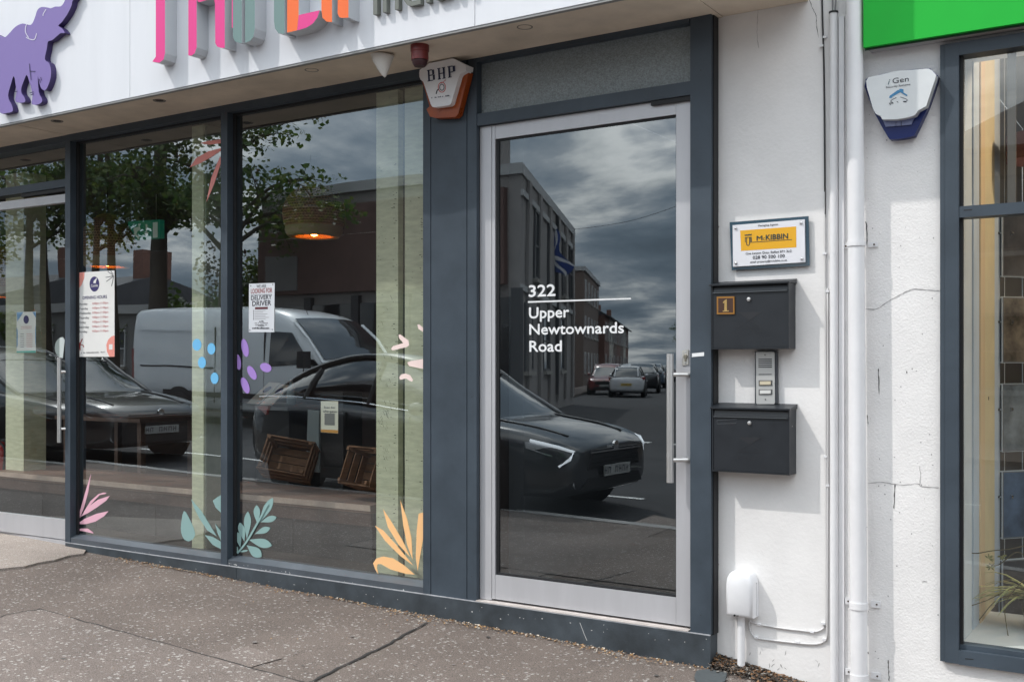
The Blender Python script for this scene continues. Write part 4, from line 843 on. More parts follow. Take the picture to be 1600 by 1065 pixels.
decal('five lavender oval petals stuck below the delivery driver notice', 'window sticker', [ell(*Zb4([(a, b)])[0], r1 * 0.2817, r2 * 0.2817, tt) for a, b, r1, r2, tt in ((152, 757, 19, 51, -0.2), (114, 836, 15, 43, -0.12), (190, 895, 20, 42, -0.5), (153, 965, 20, 47, -0.35), (267, 866, 33, 24, 0.4))], vin('vinyl_lavender', (164, 130, 204)), part='vinyl_dot')
decal('pale pink brush-mark sticker at the right edge of the wide window', 'window sticker', [Zb4(p) for p in ([(1003, 686), (1012, 682), (1058, 716), (1062, 742), (1050, 752), (970, 771), (962, 762), (972, 748), (1030, 730), (1008, 705)], [(1052, 838), (1070, 830), (1139, 819), (1139, 873), (1062, 858)], [(1008, 920), (1018, 904), (1040, 899), (1068, 908), (1084, 934), (1078, 944), (1066, 940), (1045, 926), (1012, 934)], [(1108, 628), (1118, 627), (1139, 645), (1139, 669), (1114, 652)])], vin('vinyl_blush', (244, 220, 214)))
tag(obj('round_sticker', PX(NB(), [q for q in ell(98, 543, 12.5, 16.5) if q[0] < 101.2] + [(101.2, 531)], YL + 0.02, 0.001), vin('vinyl_grey_white', (196, 204, 202))), 'pale grey round sticker above the handle of the left door', 'window sticker')

def poster(name, label, corners, y, mat, cat='poster'):
    t = thing(name, label, cat, W(sum(c[0] for c in corners) / 4, max(c[1] for c in corners), y)); obj('sheet', PX(NB(), corners, y, 0.001), mat, t); return t
GREYI = M('grey_ink', (0.14, 0.14, 0.16), 0.7); PINKI = M('pink_ink', lin(214, 150, 150), 0.7); PURI = M('purple_ink', lin(58, 52, 104), 0.7); REDI = M('red_ink', lin(150, 50, 48), 0.7); CORAL = M('coral_print', lin(230, 148, 136), 0.7)
# opening hours
yo = YG - 0.005
zo = lambda p: zp(115, 420, 0.1316, p)
po = poster('opening_hours_poster', 'tall cream Opening Hours poster taped inside the left window edge', zo([(22, 45), (485, 18), (486, 1042), (20, 1042)]), yo, PAPER)
yo -= 0.0008
strokes('printed_blob', [zo([(23, 46), (130, 40), (125, 110), (95, 190), (50, 250), (24, 275)]), ], yo, CORAL, po)
strokes('printed_blob', [zo([(486, 790), (450, 800), (410, 840), (388, 900), (395, 980), (425, 1041), (486, 1041)])], yo, CORAL, po)
ov = strokes('printed_badge', [zo(ell(247, 180, 58, 90))], yo, PURI, po)
strokes('badge_elephant', [zo([(232, 168), (240, 140), (258, 124), (272, 104), (276, 118), (268, 140), (262, 172)])], yo - 0.0005, PAPER, ov)
TX('lettering', 'Camile', PAPER, yo - 0.0005, zo([(206, 215)])[0], 115 + 288 * 0.1316, 4.2, po, 0.015)
TX('heading_lettering', 'OPENING HOURS', PURI, yo, zo([(106, 362)])[0], 115 + 396 * 0.1316, 5.0, po, 0.03)
for i, d in enumerate(('Monday', 'Tuesday', 'Wednesday', 'Thursday', 'Friday', 'Saturday', 'Sunday')):
    y_ = 430 + i * 54.5; TX('day_lettering', d, GREYI, yo, zo([(66, y_)])[0], 115 + (66 + (100, 105, 138, 118, 80, 116, 96)[i]) * 0.1316, 3.4, po, 0.012); TX('time_lettering', '4:00pm-11:00pm', PINKI, yo, zo([(220, y_ - 9)])[0], 115 + 412 * 0.1316, 3.2, po, 0.02)
dashes(zo([(78, 1002)])[0], zo([(370, 990)])[0], 24, 1.7, yo, GREYI, po)
for p in ([(470, 75), (440, 55), (405, 32)], [(470, 62), (450, 40), (440, 25)], [(470, 80), (420, 95), (380, 100)], [(472, 85), (430, 120), (388, 150)], [(474, 80), (465, 140), (450, 205)]): stroke(zo(p), 0.9, yo, INK, po, 'printed_leaf', 3)
for p in ([(75, 890), (50, 850), (40, 828)], [(75, 890), (95, 850), (105, 828)], [(75, 895), (110, 905), (120, 928)], [(75, 895), (76, 940), (78, 965)], [(75, 895), (45, 905), (25, 945)]): stroke(zo(p), 1.5, yo, REDI, po, 'printed_star', 3)
strokes('blank_square', [zo([(420, 895), (462, 893), (462, 955), (420, 957)])], yo - 0.0004, PAPER, po)
# delivery driver
zv = lambda p: zp(380, 430, 0.0939, p)
yo = YG - 0.003
pd_ = poster('delivery_driver_poster', 'white notice headed We are looking for delivery driver in the wide window', zv([(97, 140), (522, 126), (516, 945), (92, 945)]), yo, M('notice_paper', (0.66, 0.68, 0.72), 0.8), 'notice')
yo -= 0.0008
for s, a, b, x, h, m_, bo in (('WE ARE', 222, 210, 380, 5.0, GREYI, 0.02), ('LOOKING FOR', 128, 303, 482, 7.6, REDI, 0.02), ('DELIVERY', 130, 412, 474, 7.0, INK, 0.03), ('DRIVER', 150, 510, 465, 8.0, INK, 0.035)):
    TX('lettering', s, m_, yo, zv([(a, b)])[0], 380 + x * 0.0939, h, pd_, bo)
for a_, b_, c_, n_, h_, m_ in ((262, 778, 345, 4, 2.3, INK), (190, 802, 412, 15, 1.5, GREYI), (196, 832, 396, 13, 1.5, GREYI), (250, 850, 355, 6, 1.2, INK), (150, 892, 440, 12, 2.8, INK)): dashes(zv([(a_, b_)])[0], zv([(c_, b_ - 3)])[0], n_, h_, yo, m_, pd_)
strokes('printed_bar', [zv([(196, 530), (410, 524), (410, 562), (196, 566)])], yo, M('bar_maroon', lin(96, 44, 52), 0.7), pd_)
for k, w in enumerate((180, 140, 210, 180, 235, 180)): stroke(zv([(192, 585 + k * 29), (192 + w, 583 + k * 29)]), 0.7, yo, M('light_grey_ink', (0.30, 0.30, 0.32), 0.7), pd_, 'printed_line', 1); strokes('printed_bullet', [zv([(165, 578 + k * 29), (180, 577 + k * 29), (180, 594 + k * 29), (165, 595 + k * 29)])], yo, GREYI, pd_)
for q in ((125, 180), (492, 155), (110, 915), (484, 905)): strokes('printed_corner', [zv([(q[0] - 12, q[1] - 12), (q[0] + 12, q[1] - 10), (q[0], q[1] + 14)])], yo, GREYI, pd_)
stroke(zv([(128, 325), (480, 318)]), 0.6, yo, GREYI, pd_, 'printed_line', 1)
# small menu on the left door
zn = lambda p: zp(0, 330, 0.2817, p)
yo = YL + 0.021
pm = poster('door_menu', 'small white opening times card with teal border on the left glass door', zn([(92, 558), (199, 556), (199, 784), (92, 784)]), yo, PAPER, 'card')
yo -= 0.0008
for p in ([(92, 560), (130, 558), (97, 610)], [(199, 556), (199, 590), (180, 560)], [(92, 640), (98, 660), (98, 740), (92, 760)], [(199, 620), (195, 660), (196, 730), (199, 750)]): strokes('printed_border', [zn(p)], yo, M('pale_blue_print', lin(120, 160, 200), 0.7), pm)
strokes('printed_border', [zn([(92, 775), (199, 772), (199, 784), (92, 784)])], yo, M('teal_print', lin(96, 178, 165), 0.7), pm)
strokes('printed_badge', [zn(ell(145, 600, 15, 23))], yo, PURI, pm)
for k in range(7): stroke(zn([(112, 680 + k * 12), (133, 680 + k * 12)]), 0.6, yo, GREYI, pm, 'printed_line', 1); stroke(zn([(146, 680 + k * 12), (180, 679 + k * 12)]), 0.7, yo, PINKI, pm, 'printed_line', 1)
for k in range(2): stroke(zn([(115, 640 + k * 10), (176, 638 + k * 10)]), 0.7, yo, PINKI, pm, 'printed_line', 1)
# ================================================================ INSIDE THE RESTAURANT
WALLD = M('dark_brown_wall', (0.09, 0.066, 0.06), 0.8, var=0.15, vs=2)
FLRD = M('dark_timber_floor', (0.050, 0.042, 0.038), 0.5, var=0.25, vs=5, stretch=(1, 6, 1))
XE = fx(700)                                             # party wall between dining room and stair hall
def room(name, x0, x1, y0, y1, z0, z1, wmat, fmat, cmat):
    t = thing(name, {'dining_room': 'dark brown interior of the dining room behind the tall windows', 'stair_hall': 'dark grey stair hall behind the glazed entrance door', 'office_room': 'pale interior of the neighbouring office behind its window'}[name], 'room', ((x0 + x1) / 2, y0, z0))
    obj('floor', BX(x0, x1, y0, y1, z0 - 0.1, z0), fmat, t); obj('ceiling', BX(x0, x1, y0, y1, z1, z1 + 0.1), cmat, t)
    obj('back_wall', BX(x0, x1, y1 + 0.001, y1 + 0.1, z0, z1), wmat, t)
    obj('side_wall', BX(x0 - 0.1, x0 - 0.001, y0, y1, z0, z1), wmat, t); obj('side_wall', BX(x1 + 0.001, x1 + 0.1, y0, y1, z0, z1), wmat, t); return t
zfl = zP + 0.02
rr = room('dining_room', -15.0, XE, 0.031, 5.2, zfl, 2.97, WALLD, FLRD, M('dark_ceiling', (0.05, 0.045, 0.042), 0.85))
room('stair_hall', XE + 0.21, XR + 0.3, 0.351, 3.0, ez0, 2.97, M('hall_grey', (0.22, 0.23, 0.24), 0.8), M('hall_mat', (0.035, 0.034, 0.034), 0.95, bump=0.5, bs=220), M('hall_ceiling', (0.4, 0.4, 0.4), 0.9))
obj('stall_riser', BX(-15, XE, 0.032, 0.06, zfl, zg0 - 0.03), GASK, rr)
# pale green timber posts just behind the glass
GRNW = M('pale_green_timber', (0.66, 0.67, 0.48), 0.75, var=0.16, vs=10, stretch=(1, 1, 4.5), bump=0.25, bs=60)
GRNS = M('green_timber_scuff', (0.10, 0.115, 0.09), 0.8)
def post(label, px0, px1, yF_, depth, zlo, side=True):
    xa, xb = W(px0, 600, yF_).x, W(px1, 600, yF_).x
    t = thing('timber_post', label, 'post', ((xa + xb) / 2, yF_ + depth / 2, zlo), 0, 'pale green timber posts behind the glass'); return t, xa, xb
yA = 0.105
t, xa, xb = post('wide pale green panelled post with a dark vertical groove behind the wide window', 588, 668, yA, 0.2, zfl)
xm1, xm2 = W(622, 600, yA).x, W(630.5, 600, yA).x
obj('board', BX(xa, xm1, yA, yA + 0.2, zfl, 2.95), GRNW, t, bevel=0.003); obj('board', BX(xm2, xb + 0.05, yA + 0.012, yA + 0.2, zfl, 2.95), GRNW, t, bevel=0.003)
obj('groove', BX(xm1 + 0.0005, xm2 - 0.0005, yA + 0.045, yA + 0.19, zfl, 2.95), M('groove_shadow_green', (0.11, 0.125, 0.095), 0.8), t)  # backing of the gap, its shadow put into the dark colour
bm = NB()
for k in range(240):
    px = random.choice((random.gauss(617, 3), random.uniform(589, 659), random.gauss(659, 1.5), random.gauss(592, 3))); 
    if not (589 < px < 621 or 632 < px < 660): continue
    py = random.uniform(255, 860); s = random.uniform(0.4, 1.6) if px > 600 else random.uniform(0.3, 1)
    yy = yA - 0.0006 if px < 622 else yA + 0.0112
    bm.faces.new([bm.verts.new(W(px + s * a, py + s * b, yy)) for a, b in ((-1.2, -0.3), (1.0, -0.35), (1.2, 0.25), (-0.8, 0.4))])
for k in range(46):
    px, py = random.gauss(602, 6), random.choice((random.gauss(652, 12), random.gauss(712, 9), random.gauss(560, 40))); s = random.uniform(1.5, 3.5); 
    if not 590 < px < 620: continue
    bm.faces.new([bm.verts.new(W(px + a * s, py + b * s, yA - 0.0007)) for a, b in ((-0.5, -1.1), (-0.35, -1.1), (0.5, 1), (0.35, 1))])
obj('scuff', bm, GRNS, t)['kind'] = 'stuff'
yB2 = 0.12
t, xa, xb = post('slim pale green post standing behind the left window', 300, 318, yB2, 0.11, zfl)
obj('board', BX(xa, xb, yB2, yB2 + 0.16, zg0 - 0.02, 2.95), GRNW, t, bevel=0.003)
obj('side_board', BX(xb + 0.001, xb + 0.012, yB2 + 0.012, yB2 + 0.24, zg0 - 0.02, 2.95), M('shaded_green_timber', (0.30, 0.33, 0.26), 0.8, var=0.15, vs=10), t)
t, xa, xb = post('slim pale green post behind the left glass door', 9, 37, 0.5, 0.2, zfl)
obj('board', BX(xa, xb, 0.5, 0.7, zfl, 2.95), GRNW, t, bevel=0.003); obj('cap_band', BX(xa - 0.004, xb + 0.004, 0.495, 0.705, 2.55, 2.6), GRNW, t)

# woven pendant lamps
RAT = M('woven_rattan', (0.56, 0.32, 0.15), 0.75, var=0.35, vs=40)
BAND = M('pale_bamboo_band', (0.55, 0.46, 0.27), 0.6)
BULB = M('warm_bulb', (0.9, 0.5, 0.2), 0.4, emit=(1.0, 0.38, 0.08), es=26.0)
GLOW = M('lamp_inner_lining', (0.75, 0.36, 0.10), 0.7)
def pendant(label, px, pyt, pyb, D):
    y = D - 4.7; top, bot = W(px, pyt, y), W(px, pyb, y); hh = top.z - bot.z; R = 0.235
    t = thing('pendant_lamp', label, 'pendant lamp', (top.x, y, bot.z), 0, 'woven pendant lamps in the dining room'); c = Vector((top.x, y, bot.z))
    prof = [(0.05, 1.0), (0.30, 0.97), (0.58, 0.86), (0.82, 0.72), (0.97, 0.57), (1.0, 0.42), (0.97, 0.28), (0.90, 0.17)]
    prof = [(a * R, b * hh) for a, b in crs(prof, 3)]
    bm = NB(); n = 60                                    # open weave: every strand is a thin strip
    for k in range(n):
        a0 = 2 * math.pi * k / n
        for tw in (1, -1):
            vs = []
            for i, (r, z) in enumerate(prof):
                a = a0 + tw * i * 0.055; w = 0.0042 / max(r, 0.03)
                vs.append([bm.verts.new(c + Vector((r * math.cos(a + s * w), r * math.sin(a + s * w), z))) for s in (-0.5, 0.5)])
            for p, q in zip(vs, vs[1:]): bm.faces.new((p[0], p[1], q[1], q[0]))
    for r, z in prof[::1]:
        lathe(bm, [(r * 1.004, z - 0.0035), (r * 1.004, z + 0.0035)], c, 48, cap=False)
    sh = obj('shade', bm, RAT, t)
    obj('lining', lathe(NB(), [(r * 0.975, z) for r, z in prof], c, 40, cap=False), M('dark_rattan', (0.22, 0.125, 0.06), 0.85), sh, smooth=True)
    obj('rim_band', lathe(NB(), [(0.905 * R, 0.20 * hh), (0.93 * R, 0.13 * hh), (0.86 * R, 0.04 * hh), (0.78 * R, 0.0), (0.76 * R, 0.01 * hh), (0.86 * R, 0.15 * hh)], c, 40, cap=False), BAND, t, smooth=True)
    obj('diffuser', lathe(NB(), [(0.76 * R, 0.012 * hh), (0.60 * R, 0.012 * hh), (0.58 * R, 0.20 * hh), (0.3 * R, 0.32 * hh), (0.0001, 0.36 * hh)], c, 32, cap=False), GLOW, t, smooth=True)
    obj('bulb', lathe(NB(), [(0.0001, -0.035), (0.022, -0.028), (0.036, 0.0), (0.030, 0.03), (0.015, 0.055), (0.013, 0.08), (0.0001, 0.08)], c + Vector((0, 0, 0.10 * hh)), 18), BULB, t, smooth=True)
    obj('flex', tube(NB(), [c + Vector((0, 0, hh)), Vector((c.x, c.y, 2.96))], 0.005, 6), GASK, t)
    obj('ceiling_rose', lathe(NB(), [(0.0001, -0.03), (0.05, -0.02), (0.055, 0.0)], Vector((c.x, c.y, 2.968)), 20), GASK, t, smooth=True)
pendant('woven pendant lamp lit orange behind the wide window', 491, 284, 371, 6.0)
pendant('woven pendant lamp hanging below the green exit sign behind the left window', 168, 334, 418, 6.0)
pendant('woven pendant lamp deep behind the left glass door', 8, 385, 465, 6.6)
# exit sign
ye_ = 1.9
EXG = M('exit_green', (0.008, 0.16, 0.10), 0.5, emit=(0.02, 0.35, 0.22), es=0.12); EXW = M('exit_white', (0.7, 0.75, 0.7), 0.5, emit=(0.6, 0.8, 0.7), es=0.12)
ex = thing('exit_sign', 'green running man exit sign with down arrow hanging in the dining room', 'exit sign', W(224, 374, ye_))
obj('case', PX(NB(), [(200, 346), (250, 343), (250, 372), (200, 375)], ye_, 0.05), EXG, ex, bevel=0.003)
strokes('man_pictogram', [zp(0, 330, 0.2817, p) for p in ([(745, 92), (775, 84), (780, 100), (762, 112), (757, 128), (776, 140), (768, 158), (760, 146), (748, 132), (738, 148), (728, 146), (745, 120), (740, 104)], ell(772, 76, 6, 8, n=10))], ye_ - 0.0008, EXW, ex)
strokes('arrow_pictogram', [zp(0, 330, 0.2817, p) for p in ([(808, 72), (817, 72), (817, 118), (826, 116), (813, 143), (800, 120), (808, 119)],)], ye_ - 0.0008, EXW, ex)
strokes('door_pictogram', [zp(0, 330, 0.2817, p) for p in ([(848, 62), (874, 60), (874, 146), (848, 148)],)], ye_ - 0.0008, EXW, ex)
for s in (205, 244): p = W(s, 345, ye_ + 0.02); obj('suspension_rod', tube(NB(), [p, (p.x, p.y, 2.968)], 0.003, 6), STEEL, ex)

# long bench with crates on it
yb1 = 0.36; zbn = W(480, 780.5, yb1).z
BROWN = M('stained_bench_timber', (0.19, 0.115, 0.085), 0.45, var=0.2, vs=7, stretch=(0.6, 5, 5)); DKP = M('dark_panel', (0.040, 0.038, 0.040), 0.7, var=0.1)
xbe = W(579, 780, yb1).x; xbs = -8.3
bn = thing('window_bench', 'long low brown timber bench running along behind the windows', 'bench', ((xbe + xbs) / 2, yb1 + 0.2, zfl))
for i in range(4): y0 = yb1 + i * 0.142; obj('seat_plank', BX(xbs, xbe, y0, y0 + 0.139, zbn - 0.05, zbn), BROWN, bn, bevel=0.003)
obj('edge_highlight_strip', BX(xbs, xbe, yb1 - 0.006, yb1 - 0.0005, zbn - 0.035, zbn + 0.001), M('highlight_timber_edge', (0.52, 0.40, 0.33), 0.4, var=0.2, vs=9), bn, bevel=0.002)  # nosing strip with the bench's edge highlight put into its pale colour
obj('apron', BX(xbs, xbe - 0.004, yb1 + 0.006, yb1 + 0.03, zbn - 0.13, zbn - 0.0505), M('bench_apron', (0.085, 0.052, 0.042), 0.55, var=0.2, vs=7), bn)
for i in range(6):
    a = xbs + (xbe - xbs) * i / 6; obj('front_panel', BX(a + 0.004, a + (xbe - xbs) / 6 - 0.004, yb1 + 0.02, yb1 + 0.05, zfl, zbn - 0.131), DKP, bn, bevel=0.002)
obj('end_panel', BX(xbe - 0.03, xbe - 0.002, yb1 + 0.052, yb1 + 0.56, zfl, zbn - 0.0505), DKP, bn)
CRW = M('crate_pine', (0.19, 0.095, 0.05), 0.75, var=0.3, vs=14, stretch=(1, 1, 5), bump=0.2, bs=90)
def slat_me(a, b, c): o = obj('slat', BX(-a / 2, a / 2, -b / 2, b / 2, -c / 2, c / 2), CRW, None, bevel=0.002); me = o.data; bpy.data.objects.remove(o); return me
ml, ms, mc, mbt = slat_me(0.42, 0.012, 0.055), slat_me(0.012, 0.28, 0.055), slat_me(0.028, 0.028, 0.235), slat_me(0.40, 0.06, 0.010)
def crate(label, loc, rot):
    t = thing('wooden_crate', label, 'crate', loc, 0, 'slatted crates on the bench'); LOCAL.add(t.name); t.rotation_euler = rot; t.scale = (.82, .82, .82)
    for k in range(3):
        z = 0.035 + k * 0.075
        for s in (-1, 1):
            o = link('slat', ml, t); o.location = (0, s * 0.147, z); o = link('slat', ms, t); o.location = (s * 0.198, 0, z)
    for k in range(4): o = link('bottom_slat', mbt, t); o.location = (0, -0.102 + k * 0.068, 0.005)
    for a in (-1, 1):
        for b in (-1, 1): o = link('corner_batten', mc, t); o.location = (a * 0.178, b * 0.126, 0.118)
pc_ = W(455, 733, 0.66); crate('tilted slatted wooden crate on the bench left of the grey panel', (pc_.x - 0.03, 0.70, zbn + 0.175), (math.radians(62), 0.15, math.radians(24)))
pc_ = W(563, 742, 0.60); crate('slatted wooden crate tipped on its side on the bench near the green post', (pc_.x + .13, 0.64, zbn + 0.165), (math.radians(70), 0, math.radians(-14)))
# counter with leaflets, panel and allergen card
yc1 = 1.35
cn = thing('serving_counter', 'dark serving counter behind the bench with a pale worktop edge', 'counter', W(400, 640, yc1)[0:2] + (zfl,))
xa, xb = W(300, 640, yc1).x, W(452, 640, yc1).x; zc = W(410, 634, yc1).z
obj('worktop', BX(xa, xb, yc1 - 0.02, yc1 + 0.6, zc - 0.03, zc), M('grey_worktop', (0.22, 0.22, 0.22), 0.3), cn, bevel=0.002)
for i in range(3): a = xa + 0.01 + (xb - xa - 0.02) * i / 3; obj('front_panel', BX(a + 0.003, a + (xb - xa - 0.02) / 3 - 0.003, yc1 + 0.01, yc1 + 0.04, zfl, zc - 0.031), DKP, cn)
obj('body', BX(xa + 0.01, xb - 0.01, yc1 + 0.041, yc1 + 0.58, zfl, zc - 0.031), DKP, cn)
LFM = M('kraft_leaflet', (0.66, 0.62, 0.55), 0.8)
for i, (pa, pb_2, lab) in enumerate((((432, 597), (400, 631), 'tilted paper leaflet with a purple badge on the counter, next to the lavender petals'), ((450, 600), (420, 633), 'tilted paper leaflet with a purple badge on the counter, nearer the allergen card'))):
    t = thing('paper_leaflet', lab, 'leaflet', W(pb_2[0], pb_2[1], yc1 + 0.1), 0, 'leaflets on the serving counter')
    q = [W(pa[0] - 12, pa[1], yc1 + 0.22), W(pa[0] + 6, pa[1] + 1, yc1 + 0.22), W(pb_2[0] + 4, pb_2[1], yc1 + 0.1), W(pb_2[0] - 15, pb_2[1] - 1, yc1 + 0.1)]
    obj('sheet', prism(NB(), q, (0, 0.012, 0)), LFM, t)
    c = (q[0] + q[1]) / 2 * 0.68 + (q[2] + q[3]) / 2 * 0.32; u = (q[1] - q[0]).normalized(); v = (q[0] - q[3]).normalized()
    bm = NB(); bm.faces.new([bm.verts.new(c + Vector((0, -0.003, 0)) + u * 0.032 * math.cos(k * 0.42) + v * 0.036 * math.sin(k * 0.42)) for k in range(15)]); obj('printed_badge', bm, PURI, t)
tag(obj('sauce_bottle', lathe(NB(), [(0.0001, 0), (0.035, 0), (0.036, 0.11), (0.015, 0.16), (0.012, 0.2), (0.0001, 0.2)], W(455, 632, yc1 + 0.1), 16), M('pale_blue_bottle', (0.30, 0.36, 0.38), 0.25), smooth=True), 'small pale bottle standing on the counter beside the leaflets', 'bottle')
obj_ = obj('menu_board', PX(NB(), [(481, 640), (498, 641), (498, 738), (478, 735)], 0.80, 0.015), M('pale_board', (0.30, 0.34, 0.35), 0.6)); tag(obj_, 'pale blue grey board leaning on the bench between the crates', 'board')
tag(obj('dark_stand', PX(NB(), [(500, 612), (536, 612), (536, 776), (500, 770)], 0.9, 0.2), DKP), 'dark upright stand behind the allergen card', 'stand')
yk = 0.06
cd = poster('allergen_card', 'small buff Scan for allergens card stuck inside the wide window', [(501.3, 626.3), (528.2, 626.3), (528.2, 677), (501.3, 675)], yk, M('buff_card', (0.72, 0.70, 0.58), 0.8), 'card')
TX('lettering', 'Scan for', INK, yk - 0.001, (506, 637.5), 524, 3.6, cd, 0.01); TX('lettering', 'allergens', INK, yk - 0.001, (505, 643.5), 526, 3.4, cd, 0.01)
strokes('blank_square', [[(507, 645.5), (523, 645.5), (523, 664), (507, 663.5)]], yk - 0.001, M('card_grey', (0.22, 0.22, 0.21), 0.8), cd)
strokes('printed_band', [[(501.6, 670.5), (528, 671.5), (528, 676.6), (501.6, 674.6)]], yk - 0.001, M('card_orange', lin(206, 150, 80), 0.8), cd)
# a table and two chairs deeper in the room, seen dimly through the left window
tb = thing('dining_table', 'plain brown dining table standing in the dim room behind the left window', 'table', (-8.4, 1.7, zfl))
obj('table_top', BX(-8.9, -7.7, 1.35, 2.05, zfl + 0.72, zfl + 0.755), BROWN, tb, bevel=0.004)
for a in (-8.84, -7.8):
    for b in (1.4, 1.95): obj('leg', BX(a, a + 0.05, b, b + 0.05, zfl, zfl + 0.72), BROWN, tb)
ext_ = thing('fire_extinguisher', 'red fire extinguisher on the floor behind the left glass door', 'extinguisher', (-9.5, 1.0, zfl))
p = W(4, 760, 1.2); bm = lathe(NB(), [(0.0001, 0), (0.075, 0), (0.078, 0.02), (0.078, 0.38), (0.06, 0.44), (0.02, 0.46), (0.02, 0.5), (0.0001, 0.5)], (p.x, p.y, zfl), 20); obj('cylinder', bm, M('extinguisher_red', (0.40, 0.02, 0.015), 0.3), ext_, smooth=True)
obj('lever', BX(p.x - 0.015, p.x + 0.09, p.y - 0.01, p.y + 0.01, zfl + 0.5, zfl + 0.53), GASK, ext_); obj('hose', tube(NB(), crs([(p.x, p.y - 0.02, zfl + 0.49), (p.x + 0.1, p.y - 0.04, zfl + 0.42), (p.x + 0.09, p.y - 0.05, zfl + 0.2)], 5), 0.011, 8), GASK, ext_)

# ================================================================ INSIDE THE NEIGHBOUR'S WINDOW
zsn = W(1560, 1000, 0.1).z - 0.02
room('office_room', -1.02, 3.0, 0.351, 3.2, 0.05, 2.96, M('office_wall', (0.17, 0.15, 0.13), 0.8), M('office_carpet', (0.14, 0.13, 0.13), 0.95), M('office_ceiling', (0.36, 0.31, 0.25), 0.9))
ww = thing('window_lining', 'cream and pale grey boarded reveal inside the right-hand shop window', 'window lining', (-0.84, 0.5, zsn))
PG = M('pale_grey_board', (0.72, 0.75, 0.77), 0.7, var=0.07, vs=5); CR = M('cream_board', (0.82, 0.68, 0.42), 0.65, var=0.07, vs=5); PG2 = M('blue_grey_board', (0.64, 0.70, 0.78), 0.6, var=0.06, vs=5)
xw = -0.843
def yat(px):                                             # depth at which the reveal is seen at a column
    d = ray(px, 600); return CAM.y + d.y * (xw / d.x)
for a, b, m_, dx in ((1502, 1518.5, PG, 0), (1521.2, 1530, PG2, 0.0), (1530.3, 1537, M('warm_cream_board', (0.84, 0.62, 0.38), 0.65), 0.006), (1537.8, 1553, CR, 0.003), (1553.4, 1562.5, PG2, 0.0)):
    obj('board', BX(xw - 0.02, xw + dx, yat(a) + 0.0005, yat(b) - 0.0005, zsn, 2.93), m_, ww, bevel=0.001)
obj('backing', BX(xw - 0.05, xw - 0.021, 0.03, yat(1562.5), zsn, 2.93), GASK, ww)
for px, py in ((1543.5, 622), (1549, 955)):
    y = yat(px); z = CAM.z - (py - HOR) / F * (CAM + ray(px, py) * ((y - CAM.y) / ray(px, py).y) - CAM).dot(fw); obj('knot', lathe(NB(), [(0.0001, 0.0045), (0.008, 0.004), (0.009, 0.003)], (xw, y, z), 12, 'x'), INK, ww)
SILW = M('white_window_board', (0.72, 0.73, 0.73), 0.5, var=0.04)
sl = thing('window_board', 'white window board carrying the spiky plant inside the right window', 'window sill', (0.0, 0.3, zsn - 0.03)); obj('board', BX(-0.86, 3.0, 0.052, 0.75, zsn - 0.03, zsn - 0.0005), SILW, sl, bevel=0.004); obj('front_lip', BX(-0.86, 3.0, 0.040, 0.0515, zsn - 0.05, zsn + 0.001), SILW, sl)
PH = [M('dark_photo', (0.05, 0.045, 0.045), 0.35, var=0.7, vs=7), M('house_photo', (0.15, 0.12, 0.09), 0.35, var=0.8, vs=9), M('grey_photo', (0.16, 0.18, 0.20), 0.35, var=0.6, vs=8), M('blue_photo', (0.06, 0.09, 0.15), 0.35, var=0.7, vs=6)]
ACR = M('clear_acrylic_edge', (0.62, 0.66, 0.70), 0.15)
yP = 1.0
for i, (ya, yb_, m_, lab) in enumerate(((322, 432, 0, 'dark property display panel at the top of the hanging column'), (463, 567, 1, 'brown house property display panel second from the top of the column'), (599, 706, 2, 'grey property display panel third from the top of the column'), (736, 842, 3, 'dark blue property display panel fourth from the top of the column'), (875, 985, 0, 'lowest property display panel partly behind the spiky plant'))):
    z1, z0 = W(1568, ya, yP).z, W(1568, yb_, yP).z; xa = W(1566, 600, yP).x
    t = thing('display_panel', lab, 'display panel', (xa, yP, z0), 0, 'property display panels hanging in the right window'); t.rotation_euler = (0, 0, math.radians(52)); LOCAL.add(t.name)
    hh = z1 - z0
    obj('acrylic_sheet', BX(0, 0.30, 0, 0.005, 0, hh), ACR, t); obj('acrylic_sheet', BX(0, 0.30, 0.022, 0.027, 0, hh), ACR, t)
    obj('photo_print', BX(0.008, 0.292, -0.0022, -0.0012, 0.008, hh - 0.008), PH[m_], t); obj('print_border', BX(0.002, 0.298, -0.0011, -0.0004, 0.002, hh - 0.002), M('grey_border', (0.16, 0.16, 0.165), 0.5), t)
    obj('photo_core', BX(0.008, 0.292, 0.0055, 0.0215, 0.006, hh - 0.006), GASK, t)
    obj('cable_clamp', tube(NB(), [(-0.02, 0.012, hh * 0.62), (0.03, 0.012, hh * 0.62)], 0.006, 8), CHROME, t); obj('cable_clamp', tube(NB(), [(0.045, -0.004, hh * 0.62), (0.055, -0.004, hh * 0.62)], 0.012, 10), CHROME, t)
xr_ = W(1568, 600, yP + 0.015).x
tag(obj('hanging_cable', tube(NB(), [(xr_ + 0.004, yP + 0.02, zsn), (xr_ + 0.004, yP + 0.02, 2.9)], 0.002, 5), STEEL), 'thin steel cable on which the property panels hang', 'cable')
# ceiling lamp of the office
p = W(1590, 235, 0.9); dl = thing('drum_lamp', 'dark red drum lampshade hanging inside the right window', 'pendant lamp', p)
obj('shade', lathe(NB(), [(0.17, -0.06), (0.17, 0.06), (0.16, 0.065)], (p.x + 0.12, p.y, p.z), 32, cap=False), M('maroon_fabric', (0.06, 0.012, 0.012), 0.8), dl, auto=40); obj('flex', tube(NB(), [(p.x + 0.12, p.y, p.z), (p.x + 0.12, p.y, 2.96)], 0.004, 6), GASK, dl)
